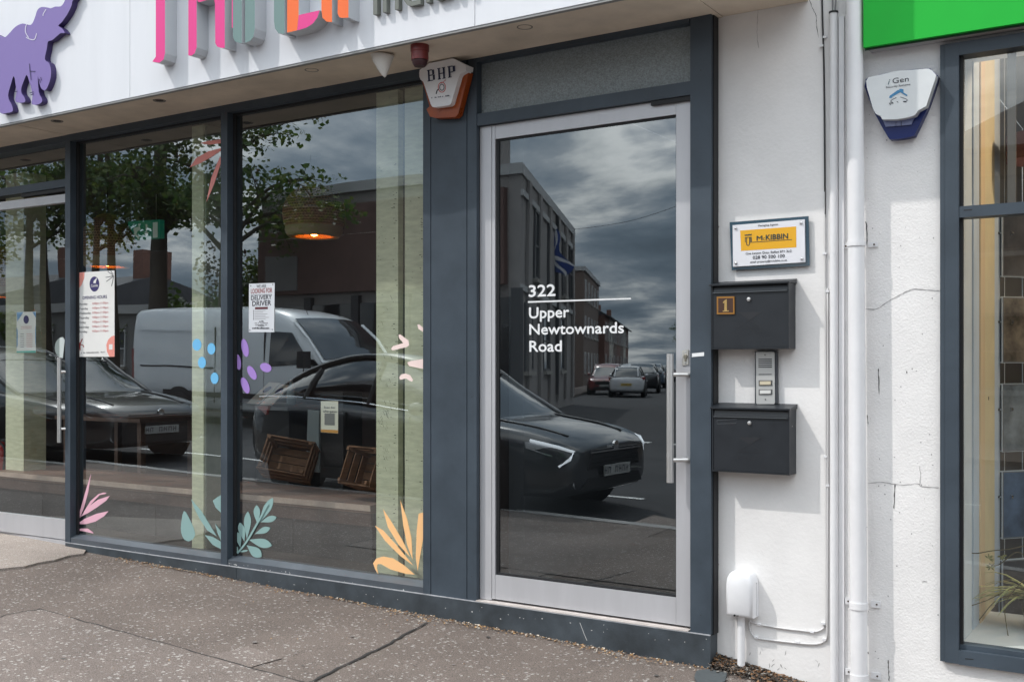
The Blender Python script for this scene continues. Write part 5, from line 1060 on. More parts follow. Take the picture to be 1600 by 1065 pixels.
# added unseen ceiling spot, stands in for the warm glow on the cream boards
p = Vector((0.25, 0.45, 2.955)); cs = thing('added_spotlight', 'lit warm ceiling spotlight inside the neighbouring office window', 'spotlight', p)
obj('can', lathe(NB(), [(0.0001, 0), (.05, 0), (.05, -.09), (.043, -.09), (.043, -.02), (0.0001, -.02)], p, 20), WPL, cs, auto=40); obj('lamp', lathe(NB(), [(0.0001, -.075), (.042, -.075)], p, 18, cap=False), M('added_spot_lamp', (.9, .8, .6), .4, emit=(1, .72, .4), es=8.0), cs)
ld_ = bpy.data.lights.new('added_office_fill', 'POINT'); lo_ = bpy.data.objects.new('added_office_fill', ld_); COL.objects.link(lo_); ld_.energy = 34; ld_.color = (1, .80, .56); ld_.shadow_soft_size = .05; lo_.location = p + Vector((0, 0, -.16))  # added fill light at the spot, brightens the office boards
# spiky plant
LG = M('variegated_leaf', (0.16, 0.20, 0.06), 0.5, var=0.5, vs=14); LC = M('leaf_cream_edge', (0.50, 0.46, 0.22), 0.5); STB = M('dry_stalk', (0.10, 0.075, 0.03), 0.7)
pb0 = Vector((W(1625, 980, 0.45).x, 0.45, zsn))
pt = thing('spiky_plant', 'spiky variegated plant with long dry stalks on the white window board', 'plant', pb0)
obj('pot', lathe(NB(), [(0.0001, 0), (0.055, 0), (0.075, 0.12), (0.08, 0.12), (0.08, 0.135), (0.066, 0.135), (0.062, 0.11), (0.0001, 0.11)], pb0, 24), M('dark_pot', (0.03, 0.03, 0.032), 0.5), pt, auto=40)
random.seed(21)
for k in range(44):
    a = random.uniform(2.0, 4.9) if k < 28 else random.uniform(0, 6.28); L = random.uniform(0.22, 0.42); up_ = random.uniform(0.15, 0.75); d = Vector((math.cos(a), math.sin(a) * 0.75, 0)); b = pb0 + Vector((0, 0, 0.12)); bm = NB(); rows = []
    for i in range(8):
        t = i / 7; c = b + d * L * t + Vector((0, 0, L * (up_ * t * 1.4 - 1.05 * up_ * t * t - 0.18 * t * t))); w = 0.011 * (1 - t) ** 0.7 * (0.5 + min(1, t * 4) * 0.5) + 0.0004; s = d.cross(Vector((0, 0, 1))).normalized()
        rows.append([bm.verts.new(c + s * w), bm.verts.new(c + s * w * 0.55 - Vector((0, 0, w * 0.25))), bm.verts.new(c - s * w * 0.55 - Vector((0, 0, w * 0.25))), bm.verts.new(c - s * w)])
    for p, q in zip(rows, rows[1:]):
        for j in range(3): f = bm.faces.new((p[j], p[j + 1], q[j + 1], q[j])); f.material_index = 0 if j == 1 else 1
    obj('leaf', bm, [LG, LC], pt, smooth=True)
for pts in ([(1608, 850), (1580, 857), (1550, 860), (1522, 864), (1507, 857)], [(1612, 880), (1590, 862), (1560, 882), (1545, 880)], [(1612, 920), (1580, 920), (1540, 938), (1509, 948)], [(1605, 900), (1572, 940), (1574, 985), (1578, 1000)], [(1600, 930), (1560, 935), (1530, 968)]):
    obj('stalk', tube(NB(), [W(a, b, 0.30) for a, b in crs(pts, 5)], 0.0022, 5), STB, pt)
for q in ((1507, 857), (1545, 872), (1548, 885), (1578, 1000), (1565, 868)):
    bm = NB(); c = W(*q, 0.30)
    for k in range(7):
        a = random.uniform(0, 6.28); d = Vector((math.cos(a), 0.2, math.sin(a))) * 0.022; s = Vector((-d.z, 0, d.x)) * 0.18; bm.faces.new([bm.verts.new(v) for v in (c, c + d * 0.5 + s, c + d, c + d * 0.5 - s)])
    obj('plantlet', bm, [M('plantlet_green', (0.22, 0.20, 0.08), 0.6)], pt)
random.seed(5)
# ================================================================ THE STREET BEHIND THE CAMERA (seen in the glass)
def VR(px, py, D):                                       # where a thing seen in the glass really stands, D = virtual depth from the camera line
    p = W(px, py, D - 4.7); return Vector((p.x, 2 * YG - p.y, p.z))
SD = Vector((-0.406, -0.914, 0)); SN = Vector((0.914, -0.406, 0))       # along the side street, and across it
COR = Vector((-13.05, -16.0, 0))                        # corner of the brown building
FK = -12.6
# far pavement left and right of the side street, kerbs, markings
def fpoly(name, pts, dz, mat, thick=0.12):
    bm = NB(); prism(bm, [Vector((x, y, G(x, y) + dz)) for x, y in pts], (0, 0, -thick)); return tag(obj(name, bm, mat), kind='structure')
c2 = COR + SN * 8.2
for k in range(6):
    xa, xb = -72 + k * 10, -62 + k * 10; fpoly('far_pavement', [(xa, FK), (min(xb, -12), FK), (min(xb, -12), -16.2), (xa, -16.2)], 0.0, PAV)
for k in range(8):
    a, b = COR + SD * (k * 8 - 2) , COR + SD * (k * 8 + 6); n = SN * 2.0; fpoly('side_pavement', [(a.x - SN.x * 3, a.y - SN.y * 3), (b.x - SN.x * 3, b.y - SN.y * 3), (b.x - n.x * .7, b.y - n.y * .7), (a.x - n.x * .7, a.y - n.y * .7)], 0.0 + 0.002 * (k % 2), PAV)
for k in range(5):
    xa = c2.x + 1 + k * 9; fpoly('far_pavement', [(xa, FK), (xa + 9, FK), (xa + 9, -16.2), (xa, -16.2)], 0.0, PAV)
def line(name, pts, w, label=None):
    bm = NB(); P = [Vector((x, y, G(x, y) - 0.105)) for x, y in pts]
    for a, b in zip(P, P[1:]):
        s = (b - a).cross(Vector((0, 0, 1))).normalized() * w / 2; bm.faces.new([bm.verts.new(q) for q in (a + s, b + s, b - s, a - s)])
    return tag(obj(name, bm, LINEM), kind='structure')
for k in range(14): line('lane_marking', [(-40 + k * 4, -7.6), (-38 + k * 4, -7.6)], 0.1)
for k in range(8): line('parking_bay_marking', [(-34 + k * 5.2, -5.7), (-31.0 + k * 5.2, -5.7)], 0.1)
line('edge_line', [(-60, -11.9), (-13, -11.9)], 0.1)
for k in range(10): line('give_way_marking', [(-12 + k * 0.85, -12.4), (-11.5 + k * 0.85, -12.4)], 0.2)
line('arrow_marking', [(-8.2, -7.4), (-6.6, -7.0)], 0.35)

def MG(px, py):                                          # pavement spot seen mirrored in the entrance door
    p = GP(px, py); y = 2 * (YL + .02) - p.y; return Vector((p.x, y, g(p.x) + .0042))
bm = NB(); bm.faces.new([bm.verts.new(MG(*q)) for q in ((770, 897), (833, 904), (1075, 816), (1022, 805))]); tag(obj('pavement_band', bm, PAV2), kind='structure')
# ---------------- vehicles
TYRE = M('tyre_rubber', (0.015, 0.015, 0.016), 0.85); RIM = M('alloy_rim', (0.35, 0.35, 0.37), 0.3, 0.8); CLAD = M('black_cladding', (0.018, 0.018, 0.02), 0.6)
CGL = M('car_window', (0.010, 0.013, 0.017), 0.04, spec=1.0, coat=1.0); LAMP = M('headlamp_lens', (0.55, 0.57, 0.60), 0.08, 0.3, coat=0.5); DRL = M('daytime_strip', (0.8, 0.82, 0.85), 0.25, emit=(0.9, 0.95, 1.0), es=1.6); REDL = M('tail_lamp', (0.22, 0.01, 0.01), 0.15, coat=0.6); PLW = M('front_plate', (0.36, 0.36, 0.35), 0.5); PLY = M('rear_plate', (0.60, 0.42, 0.05), 0.5)
def ring(x, zb, zt, w, crown=0.03):
    h = zt - zb; hf = [(0, zb), (w * .80, zb), (w * .955, zb + .05), (w * .985, zb + h * .25), (w, zb + h * .52), (w * .975, zb + h * .76), (w * .94, zt - .05 * h), (w * .86, zt), (w * .45, zt + crown * .75), (0, zt + crown)]
    return [(x, y, z) for y, z in hf] + [(x, -y, z) for y, z in hf[-2:0:-1]]
def gring(x, zb, zt, wb, wt):
    hf = [(0, zb), (wb, zb), (wb * .6 + wt * .4, zb + (zt - zb) * .45), (wt + .03, zt - (zt - zb) * .16), (wt - .05, zt - (zt - zb) * .03), (wt * .5, zt), (0, zt + .01)]
    return [(x, y, z) for y, z in hf] + [(x, -y, z) for y, z in hf[-2:0:-1]]
def wheel(t, x, y, r, rz, front=True):
    s = 1 if y > 0 else -1
    tr = obj('wheel', lathe(NB(), [(r * .6, -.1), (r * .93, -.11), (r, -.08), (r, .08), (r * .93, .11), (r * .6, .1)], (x, y, r), 28, 'y'), TYRE, t, smooth=True)
    bm = lathe(NB(), [(r * .63, s * .085), (r * .60, s * .10), (r * .56, s * .085), (r * .5, s * .03)], (x, y, r), 28, 'y', cap=False)
    for k in range(5):
        a = 2 * math.pi * k / 5 + .3; d = Vector((math.cos(a), 0, math.sin(a))); n = Vector((-d.z, 0, d.x)); c = Vector((x, y + s * .07, r))
        prism(bm, [c + n * .035, c + d * r * .58 + n * .055, c + d * r * .58 - n * .055, c - n * .035], (0, s * .02, 0))
    lathe(bm, [(0.0001, s * .098), (.05, s * .095), (.06, s * .08)], (x, y, r), 14, 'y'); obj('rim', bm, RIM, tr, auto=40)
    obj('brake_disc', lathe(NB(), [(0.0001, s * .02), (r * .55, s * .02)], (x, y, r), 20, 'y', cap=False), GASK, tr)
BODY = dict(
    suv=dict(L=4.5, r=.35, st=[(0, .40, .68, .60), (-.05, .30, .75, .74), (-.22, .25, .83, .86), (-.55, .24, .90, .915), (-1.0, .23, .955, .925), (-1.45, .23, 1.01, .925), (-2.4, .23, 1.07, .925), (-3.4, .24, 1.12, .925), (-4.05, .27, 1.12, .905), (-4.38, .33, 1.05, .85), (-4.5, .42, .92, .72)],
             gs=[(-1.05, .95, .96, .80, .66), (-1.6, .99, 1.28, .82, .64), (-2.1, 1.03, 1.56, .83, .62), (-2.7, 1.08, 1.64, .84, .62), (-3.25, 1.09, 1.58, .83, .60), (-3.8, 1.1, 1.42, .80, .57), (-4.36, 1.08, 1.1, .76, .60)], ax=(-.92, -3.6)),
    hatch=dict(L=4.0, r=.31, st=[(0, .36, .66, .55), (-.06, .26, .74, .72), (-.25, .22, .84, .82), (-.6, .20, .92, .865), (-1.0, .2, .97, .87), (-1.3, .2, 1.0, .87), (-2.2, .2, 1.02, .87), (-3.1, .21, 1.03, .87), (-3.65, .24, 1.02, .85), (-3.92, .3, .94, .79), (-4.0, .38, .8, .66)],
             gs=[(-.95, .97, .98, .76, .60), (-1.4, .98, 1.24, .77, .6), (-1.9, .99, 1.45, .78, .58), (-2.4, 1.0, 1.50, .79, .58), (-3.1, 1.01, 1.47, .78, .56), (-3.55, 1.01, 1.36, .75, .53), (-3.9, .98, 1.0, .71, .56)], ax=(-.8, -3.3)))
def car(name, label, kind, paint, nose, heading, cat='car', group=None, chevron=False, z=None, plate=True, zs=1.0, xs=1.0):
    B = BODY[kind]; t = thing(name, label, cat, (nose.x, nose.y, G(nose.x, nose.y) - .107 if z is None else z), heading, group); LOCAL.add(t.name); L = B['L']; r = B['r']
    dzdx = (G(nose.x - math.cos(heading) * L, nose.y - math.sin(heading) * L) - G(nose.x, nose.y)) / L; t.rotation_euler = (0, math.atan(dzdx), heading); t.scale = (xs, 1, zs)
    st = crs(B['st'], 4); obj('body', loft(NB(), [ring(*s) for s in st]), paint, t, smooth=True)
    gs = crs(B['gs'], 4); obj('windows', loft(NB(), [gring(*s) for s in gs]), CGL, t, smooth=True)
    top = [s for s in gs if s[2] - s[1] > .40]; bm = NB(); R = []
    for s in top:
        q = gring(*s); R.append([Vector(v) + Vector((0, 0, .006)) for v in [q[10], q[9], q[8], q[7], q[6], q[5], q[4], q[3], q[2]] if v[2] > s[1] + (s[2] - s[1]) * .82])
    obj('roof', loft(bm, R, cap=False, closed=False), paint, t, smooth=True)
    for sgn in (1, -1):
        pil = [(s[0], sgn * (s[3] * .6 + s[4] * .4), s[1] + (s[2] - s[1]) * .45) for s in gs if s[2] - s[1] < .36 and s[0] > -2] + [(s[0], sgn * (s[4] + .005), s[2] - (s[2] - s[1]) * .06) for s in gs if s[2] - s[1] >= .36]
        P = []
        for s in gs: P.append((s[0], sgn * (s[4] + .012), s[2] - .035 * min(1, (s[2] - s[1]) * 3)))
        obj('pillar', tube(NB(), P, .030, 6), paint, t, smooth=True)
        for f in (.46, .72):
            s = gs[int(len(gs) * f)]; obj('pillar', tube(NB(), [(s[0] - .05, sgn * (s[3] + .005), s[1]), (s[0] - .02, sgn * (s[3] * .6 + s[4] * .4 + .008), s[1] + (s[2] - s[1]) * .45), (s[0], sgn * (s[4] + .03), s[2] - .08)], .032, 6), CLAD, t)
        obj('waist_trim', tube(NB(), [(s[0], sgn * (s[3] + .012), s[1] + .012) for s in gs[3:]], .010, 6), CHROME, t)
        for ax in B['ax']:
            yw = max(s[3] for s in st) - .005
            obj('wheel_arch', lathe(NB(), [(0.0001, 0), (r + .085, 0), (r + .10, .012), (r + .06, .02), (0.0001, .02)] if sgn > 0 else [(0.0001, 0), (r + .085, 0), (r + .10, -.012), (r + .06, -.02), (0.0001, -.02)], (ax, sgn * (yw - .006), r + .02), 28, 'y'), CLAD, t, auto=40)
            wheel(t, ax, sgn * (yw - .078), r, 0)
        obj('sill_cladding', BX(B['ax'][1] + r, B['ax'][0] - r, min(sgn * (yw - .06), sgn * (yw + .006)), max(sgn * (yw - .06), sgn * (yw + .006)), .24, .36), CLAD, t, bevel=.02)
        s = gs[5]; obj('mirror', lathe(NB(), [(0.0001, -.09), (.06, -.07), (.075, 0), (.06, .07), (0.0001, .09)], (s[0] - .1, sgn * (s[3] + .13), s[1] + .07), 14, 'y'), paint, t, smooth=True)
        z1 = B['st'][2][2] - .10
        hl = [(-.10, sgn * .62, z1 + .01), (-.22, sgn * .80, z1 + .045), (-.50, sgn * .885, z1 + .075), (-.48, sgn * .895, z1 + .015), (-.25, sgn * .845, z1 - .05), (-.10, sgn * .68, z1 - .07)]
        obj('headlight', prism(NB(), hl, (.02, sgn * .02, 0)), LAMP, t, auto=30)
        rl = [(-L + .08, sgn * .60, .92), (-L + .16, sgn * .80, .98), (-L + .42, sgn * .86, 1.0), (-L + .40, sgn * .88, .90), (-L + .14, sgn * .82, .84), (-L + .06, sgn * .64, .82)]
        obj('tail_light', prism(NB(), rl, (-.02, sgn * .02, 0)), REDL, t, auto=30)
        if chevron: obj('daytime_light', tube(NB(), [(-.42, sgn * .905, .82), (-.15, sgn * .825, .765), (-.045, sgn * .705, .715), (-.07, sgn * .735, .645), (-.15, sgn * .81, .57)], .017, 6), DRL, t)
        for f in (.40, .60):
            xx = -L * f; obj('door_handle', BX(xx - .09, xx + .09, min(sgn * yw, sgn * (yw + .02)), max(sgn * yw, sgn * (yw + .02)), .90, .925), paint, t, bevel=.006)
            obj('door_gap', BX(xx - .165, xx - .158, min(sgn * (yw - .03), sgn * (yw + .003)), max(sgn * (yw - .03), sgn * (yw + .003)), .38, .98), GASK, t)
    zc = B['st'][1][1]
    obj('grille', prism(NB(), [(.008, -.52, zc + .22), (.008, .52, zc + .22), (.022, .45, zc + .42), (.022, -.45, zc + .42)], (-.03, 0, 0)), GASK, t)
    obj('bumper_intake', prism(NB(), [(.0, -.6, zc + .03), (.0, .6, zc + .03), (.012, .5, zc + .14), (.012, -.5, zc + .14)], (-.03, 0, 0)), CLAD, t)
    for k in range(4): obj('grille_slat', prism(NB(), [(.010, -.48, zc + .245 + k * .042), (.010, .48, zc + .245 + k * .042), (.018, .47, zc + .252 + k * .042), (.018, -.47, zc + .252 + k * .042)], (.006, 0, 0)), CLAD, t)
    obj('badge', lathe(NB(), [(0.0001, .012), (.05, .010), (.055, -.01)], (.016, 0, zc + .44), 16, 'x'), CHROME, t)
    for s in (1, -1):
        obj('fog_lamp', lathe(NB(), [(0.0001, .012), (.05, .008), (.06, -.02)], (-.045, s * .66, zc + .10), 14, 'x'), LAMP, t)
        obj('bonnet_crease', tube(NB(), [(q[0], s * q[3] * .62, q[2] + .022) for q in crs(B['st'][2:6], 3)], .010, 5), paint, t, smooth=True)
    obj('grille_bar', BX(.012, .03, -.5, .5, zc + .39, zc + .405), CHROME, t)
    if plate:
        for xx, mm, zz_ in ((.03, PLW, zc + .20), (-L - .012, PLY, .62)):
            p = obj('number_plate', BX(xx, xx + .012, -.26, .26, zz_ - .055, zz_ + .055), mm, t)
            bm = NB()
            for k in range(7):
                if k == 4: continue
                yy = -.215 + k * .07; q = xx + (.0128 if xx > 0 else -.0012)
                for a in ((0, .012), (.036, .048)): bm.faces.new([bm.verts.new(v) for v in ((q, yy + a[0], zz_ - .035), (q, yy + a[1], zz_ - .035), (q, yy + a[1], zz_ + .035), (q, yy + a[0], zz_ + .035))])
                bm.faces.new([bm.verts.new(v) for v in ((q, yy + .012, zz_ + (.02 if k % 2 else -.005)), (q, yy + .036, zz_ + (.02 if k % 2 else -.005)), (q, yy + .036, zz_ + (.034 if k % 2 else .008)), (q, yy + .012, zz_ + (.034 if k % 2 else .008)))])
            obj('plate_print', bm, INK, p)
    return t
def paint(name, c): return M(name, c, 0.28, 0.0, coat=1.0, spec=0.6)
P_DG, P_BK, P_WH, P_RD, P_SV, P_BL = paint('dark_grey_paint', (0.016, 0.018, 0.022)), paint('black_paint', (0.012, 0.013, 0.016)), paint('white_paint', (0.62, 0.63, 0.65)), paint('dark_red_paint', (0.16, 0.015, 0.015)), paint('silver_paint', (0.38, 0.40, 0.42)), paint('blue_grey_paint', (0.07, 0.10, 0.14))
car('parked_suv', 'dark grey SUV with white chevron lights parked at the kerb, reflected in the entrance door', 'suv', P_DG, Vector((-4.70, -4.42, 0)), 0.0, chevron=True, zs=.91, xs=.90)
car('parked_car', 'black car parked behind the SUV, its front reflected in the left window', 'suv', P_BK, Vector((-11.3, -4.5, 0)), 0.0, zs=.9)
car('parked_car', 'black car at the kerb two places behind the SUV, reflected in the left glass door', 'hatch', P_BK, Vector((-17.4, -4.5, 0)), 0.0)
hd = math.atan2(SD.y, SD.x); grp = 'cars parked in the side street'
def sidecar(label, kind, paintm, px, D, away):
    p = VR(px, 600, D); L = BODY[kind]['L']; d = SD if away else -SD
    n = p + d * (L if away else 0)
    return car('side_street_car', label, kind, paintm, Vector((n.x, n.y, 0)), math.atan2(d.y, d.x), group=grp)
sidecar('white hatchback seen from behind in the side street, reflected in the door', 'hatch', P_WH, 979, 46, True)
sidecar('dark red car facing out of the side street beside the white hatchback', 'suv', P_RD, 944, 49, False)
sidecar('dark car parked just ahead of the white hatchback in the side street', 'suv', P_BK, 1004, 54, True)
sidecar('silver car parked farther up the side street behind the red one', 'suv', P_SV, 981, 66, False)
sidecar('pale blue grey car up the side street ahead of the dark one', 'suv', P_BL, 1018, 66, True)
sidecar('white car far up the side street facing out, behind the silver one', 'suv', P_WH, 1000, 80, False)
sidecar('dark grey hatchback far up the side street ahead of the pale blue one', 'hatch', P_DG, 1033, 78, True)
sidecar('silver hatchback at the far end of the row in the side street', 'hatch', P_SV, 1040, 92, True)
# ---------------- van
VP = M('van_paint', (0.76, 0.78, 0.80), 0.32, coat=0.8, spec=0.6)
vn = thing('panel_van', 'pale grey high-roofed panel van passing on the far side, reflected in the windows', 'van', (-12.25, -10.6, G(-12.3, -10.6) - .107)); LOCAL.add(vn.name)
vn.scale = (1, 1, .90); vn.rotation_euler = (0, math.atan((G(-18, -10) - G(-12, -10)) / 6), 0)
def vring(x, zb, zt, w):
    h = zt - zb; hf = [(0, zb), (w * .85, zb), (w * .97, zb + .06), (w, zb + h * .25), (w * .995, zb + h * .5), (w * .965, zb + h * .8), (w * .93, zt - .10 * min(1, h)), (w * .87, zt - .03 * min(1, h)), (w * .5, zt + .02), (0, zt + .03)]
    return [(x, y, z) for y, z in hf] + [(x, -y, z) for y, z in hf[-2:0:-1]]
vst = crs([(0, .45, .85, .70), (-.06, .34, 1.0, .86), (-.35, .30, 1.14, .97), (-.85, .30, 1.27, 1.02), (-1.02, .30, 1.42, 1.02), (-1.45, .30, 1.95, 1.02), (-1.85, .30, 2.30, 1.02), (-2.35, .30, 2.47, 1.02), (-3.0, .32, 2.52, 1.02), (-4.5, .32, 2.53, 1.02), (-5.9, .32, 2.52, 1.02), (-6.15, .36, 2.47, .99), (-6.2, .42, 2.38, .95)], 4)
obj('body', loft(NB(), [vring(*s) for s in vst]), VP, vn, smooth=True)
sx, sz = (-1.03, -1.88), (1.40, 2.24)
bm = NB(); R = []
for k in range(7):
    xx = -1.06 - .78 * k / 6; i = next(q for q in range(len(vst) - 1) if vst[q + 1][0] <= xx); a, b = vst[i], vst[i + 1]; zz_ = a[2] + (b[2] - a[2]) * (xx - a[0]) / (b[0] - a[0]); R.append([(xx + .02, (j / 8 * 2 - 1) * .86, zz_ + .05 - .05 * (j / 8 * 2 - 1) ** 2) for j in range(9)])
obj('windscreen', loft(bm, R, cap=False, closed=False), CGL, vn, smooth=True)
for s in (1, -1):
    y = s * 1.024
    obj('cab_window', prism(NB(), [(-1.30, y, 1.36), (-1.36, y, 1.50), (-1.78, y * .985, 2.00), (-2.28, y * .985, 2.02), (-2.30, y, 1.30)], (0, -s * .03, 0)), CGL, vn)
    obj('quarter_window', prism(NB(), [(-1.06, y * .99, 1.34), (-1.24, y, 1.34), (-1.28, y, 1.46), (-1.18, y * .99, 1.46)], (0, -s * .03, 0)), CGL, vn)
    obj('pillar_trim', tube(NB(), [(-.98, s * .985, 1.40), (-1.35, s * .97, 1.88), (-1.75, s * .95, 2.22)], .028, 6), VP, vn)
    obj('side_moulding', BX(-5.2, -2.4, min(y, y * 1.012), max(y, y * 1.012), .62, .72), CLAD, vn, bevel=.01)
    obj('slide_rail', BX(-5.9, -3.75, min(y, y * 1.006), max(y, y * 1.006), 1.22, 1.25), CLAD, vn)
    for xx in (-2.42, -3.72, -1.42): obj('door_gap', BX(xx, xx + .008, min(s * .99, s * 1.0225), max(s * .99, s * 1.0225), .5, 2.1 if xx < -2 else 1.3), GASK, vn)
    obj('panel_swage', BX(-5.95, -3.85, min(y * .985, y * 1.001), max(y * .985, y * 1.001), 2.02, 2.035), VP, vn, bevel=.005)
    obj('mirror', BX(-1.32, -1.16, min(s * 1.10, s * 1.30), max(s * 1.10, s * 1.30), 1.28, 1.62), CLAD, vn, bevel=.03)
    obj('headlight', prism(NB(), [(-.06, s * .68, .94), (-.22, s * .90, 1.0), (-.50, s * .995, 1.10), (-.48, s * 1.0, .98), (-.22, s * .93, .82), (-.06, s * .74, .78)], (.02, s * .015, 0)), LAMP, vn)
    obj('tail_light', BX(-6.19, -6.10, min(s * .93, s * .995), max(s * .93, s * .995), .9, 1.6), REDL, vn)
    for ax in (-.95, -4.75):
        obj('wheel_arch', lathe(NB(), [(0.0001, 0), (.42, 0), (.43, s * .012), (.38, s * .018), (0.0001, s * .018)], (ax, s * 1.008, .37), 28, 'y'), CLAD, vn); wheel(vn, ax, s * .945, .345, 0)
obj('grille', prism(NB(), [(.01, -.6, .62), (.01, .6, .62), (.0, .55, .92), (.0, -.55, .92)], (-.04, 0, 0)), GASK, vn); obj('bumper', BX(-.10, .03, -.80, .80, .36, .58), CLAD, vn, bevel=.03)
obj('number_plate', BX(.031, .042, -.26, .26, .42, .53), PLW, vn); obj('aerial', tube(NB(), [(-2.0, .3, 2.40), (-2.12, .3, 2.66)], .006, 5), GASK, vn)

# ---------------- buildings across the road
WINW = M('window_frame_white', (0.6, 0.6, 0.6), 0.5); WIND = M('dark_window_frame', (0.05, 0.05, 0.055), 0.5); WPAN = M('building_window_glass', (0.02, 0.024, 0.028), 0.06, spec=0.9)
BRW = M('brown_fascia', (0.14, 0.085, 0.075), 0.7, var=0.15, vs=2); RENB = M('brown_grey_render', (0.27, 0.25, 0.24), 0.85, var=0.15, vs=1.5, bump=0.2, bs=20); BRK = M('red_brick_wall', (0.17, 0.085, 0.065), 0.9, var=0.3, vs=9); BRK2 = M('brown_brick_wall', (0.16, 0.115, 0.095), 0.9, var=0.25, vs=8); STN = M('pale_stone', (0.33, 0.31, 0.28), 0.85, var=0.12, vs=3); SLT = M('roof_slate', (0.06, 0.062, 0.07), 0.7, var=0.25, vs=8); RND = M('cream_render', (0.45, 0.42, 0.37), 0.85, var=0.1, vs=2); GRYR = M('grey_render', (0.20, 0.20, 0.20), 0.85, var=0.12, vs=2); TRM = M('pale_parapet_trim', (0.42, 0.42, 0.42), 0.6)
WME = {}
def win(t, x, y, z, w, h, mat=None, name='window'):      # window on a front that faces local -y
    mat = mat or WINW; k = (round(w, 2), round(h, 2), mat.name)
    if k not in WME:
        bm = NB(); f = .06
        for a in ((-w / 2, -w / 2 + f, 0, h), (w / 2 - f, w / 2, 0, h), (-w / 2 + f, w / 2 - f, 0, f), (-w / 2 + f, w / 2 - f, h - f, h), (-w / 2 + f, w / 2 - f, h * .48, h * .48 + f * .7)): box(bm, a[0], a[1], -.045, .02, a[2], a[3])
        o = obj('window', bm, mat); p = obj('pane', BX(-w / 2 + f * .5, w / 2 - f * .5, -.012, .012, f * .5, h - f * .5), WPAN); s = obj('sill', BX(-w / 2 - .06, w / 2 + .06, -.12, .01, -.09, -.002), STN)
        WME[k] = (o.data, p.data, s.data)
        for q in (o, p, s): bpy.data.objects.remove(q)
    a, b, c = WME[k]; o = link(name, a, t); o.location = (x, y, z); link('pane', b, o); link('sill', c, o); return o
# brown corner building: flat front on the main road, flank along the side street
gA = G(-17, -16); HA = 5.65
ba = thing('corner_building', 'brown flat-roofed corner building with shop fascia across the road', 'building', (-17, -16, gA)); LOCAL.add(ba.name)
o_ = Vector((-17, -16, 0)); foot = [Vector((-21.3, -16, 0)), Vector((-18.2, -16, 0)), COR, COR + SD * 12.2, COR + SD * 12.2 - SN * 9, Vector((-22, -24, 0))]
obj('wall', prism(NB(), [p - o_ - Vector((0, 0, 1)) for p in foot], (0, 0, HA - .25 + 1)), RENB, ba)
obj('parapet', prism(NB(), [p - o_ + (p - Vector((-19, -21, 0))).normalized() * .10 + Vector((0, 0, HA - .249)) for p in foot], (0, 0, .25)), TRM, ba)
obj('raised_block', prism(NB(), [p - o_ + Vector((0, 0, HA + .002)) for p in (COR + Vector((-2.6, -.5, 0)), COR + Vector((-.6, -.5, 0)), COR + SD * 2 - SN * .6, COR + SD * 2 - SN * 2.6)], (0, 0, .7)), RENB, ba)
obj('shop_fascia', BX(-4.25, 3.6, -.001 + .0, .16, 2.9, 5.1), BRW, ba, bevel=.01)
for k in range(5):
    xx = -3.3 + k * 1.6; obj('shop_window', BX(xx - .66, xx + .66, .0, .10, .5, 2.6), WPAN, ba); obj('window_frame', BX(xx + .68, xx + .92, .0, .14, .1, 2.8), WIND, ba)
def flip(o, ang, loc): o.rotation_euler = (0, 0, ang); o.location = loc; return o
for k, tt in enumerate((2.6, 5.4, 9.0, 11.0)):
    p = COR + SD * tt + SN * .01 - o_; w = win(ba, 0, 0, 0, .75, 1.7, WIND); flip(w, math.radians(66.05), (p.x, p.y, 3.2))
p = COR + SD * 6.9 + SN * .06 - o_; obj('drainpipe', tube(NB(), [(p.x, p.y, .2), (p.x, p.y, HA - .3)], .05, 8), GASK, ba)
for k, tt in enumerate((1.2, 4.5, 8.2)):
    p = COR + SD * tt + SN * .01 - o_; w = win(ba, 0, 0, 0, 1.3, 1.6, WIND); flip(w, math.radians(66.05), (p.x, p.y, .9))
# pale sign boards on its front, lettering too small to read
for xx, w_ in ((2.6, 1.6), (-3.4, 1.1)): obj('sign_board', BX(xx - w_ / 2, xx + w_ / 2, .162, .20, 3.0, 3.9), M('greyed_sign', (0.20, 0.19, 0.19), 0.6), ba)
for z_ in (2.75, 4.9): 
    a, b = COR - o_, COR + SD * 12.2 - o_; obj('string_course', prism(NB(), [a + Vector((0, 0, z_)), b + Vector((0, 0, z_)), b + SN * .06 + Vector((0, 0, z_)), a + SN * .06 + Vector((0, 0, z_))], (0, 0, .14)), TRM, ba)
for k in range(6):
    p = COR + SD * (.9 + k * 2.1) + SN * .012 - o_; q = p + SD * .45; obj('pilaster', prism(NB(), [p, q, q + SN * .07, p + SN * .07], (0, 0, HA - .26)), RENB, ba)
# saltire flag on a slanted pole
fl = thing('saltire_flag', 'blue flag with white diagonal cross on a slanted pole on the corner building', 'flag', COR + SD * 6.2 + Vector((0, 0, 2)))
A = VR(842, 440, 27.0); Bp = VR(866, 347, 26.6); obj('pole', tube(NB(), [A, Bp], .03, 8), M('flag_pole', (0.40, 0.38, 0.34), 0.5), fl)
FB, FW = translucent(M('flag_blue', (0.02, 0.05, 0.22), 0.8), .5, (0.03, 0.08, 0.35)), translucent(M('flag_white', (0.75, 0.75, 0.77), 0.8), .5, (0.8, 0.8, 0.82))
q0, q1, q2, q3 = VR(860, 350, 26.6), VR(848, 412, 26.8), VR(880, 432, 27.0), VR(893, 415, 27.2)
bm = NB(); n = 26; vs = []
for i in range(n + 1):
    row = []
    for j in range(n + 1):
        u, v = i / n, j / n; p = (q0 * (1 - u) + q3 * u) * (1 - v) + (q1 * (1 - u) + q2 * u) * v; row.append(bm.verts.new(p + SN * .12 * math.sin(u * 7 + v * 2)))
    vs.append(row)
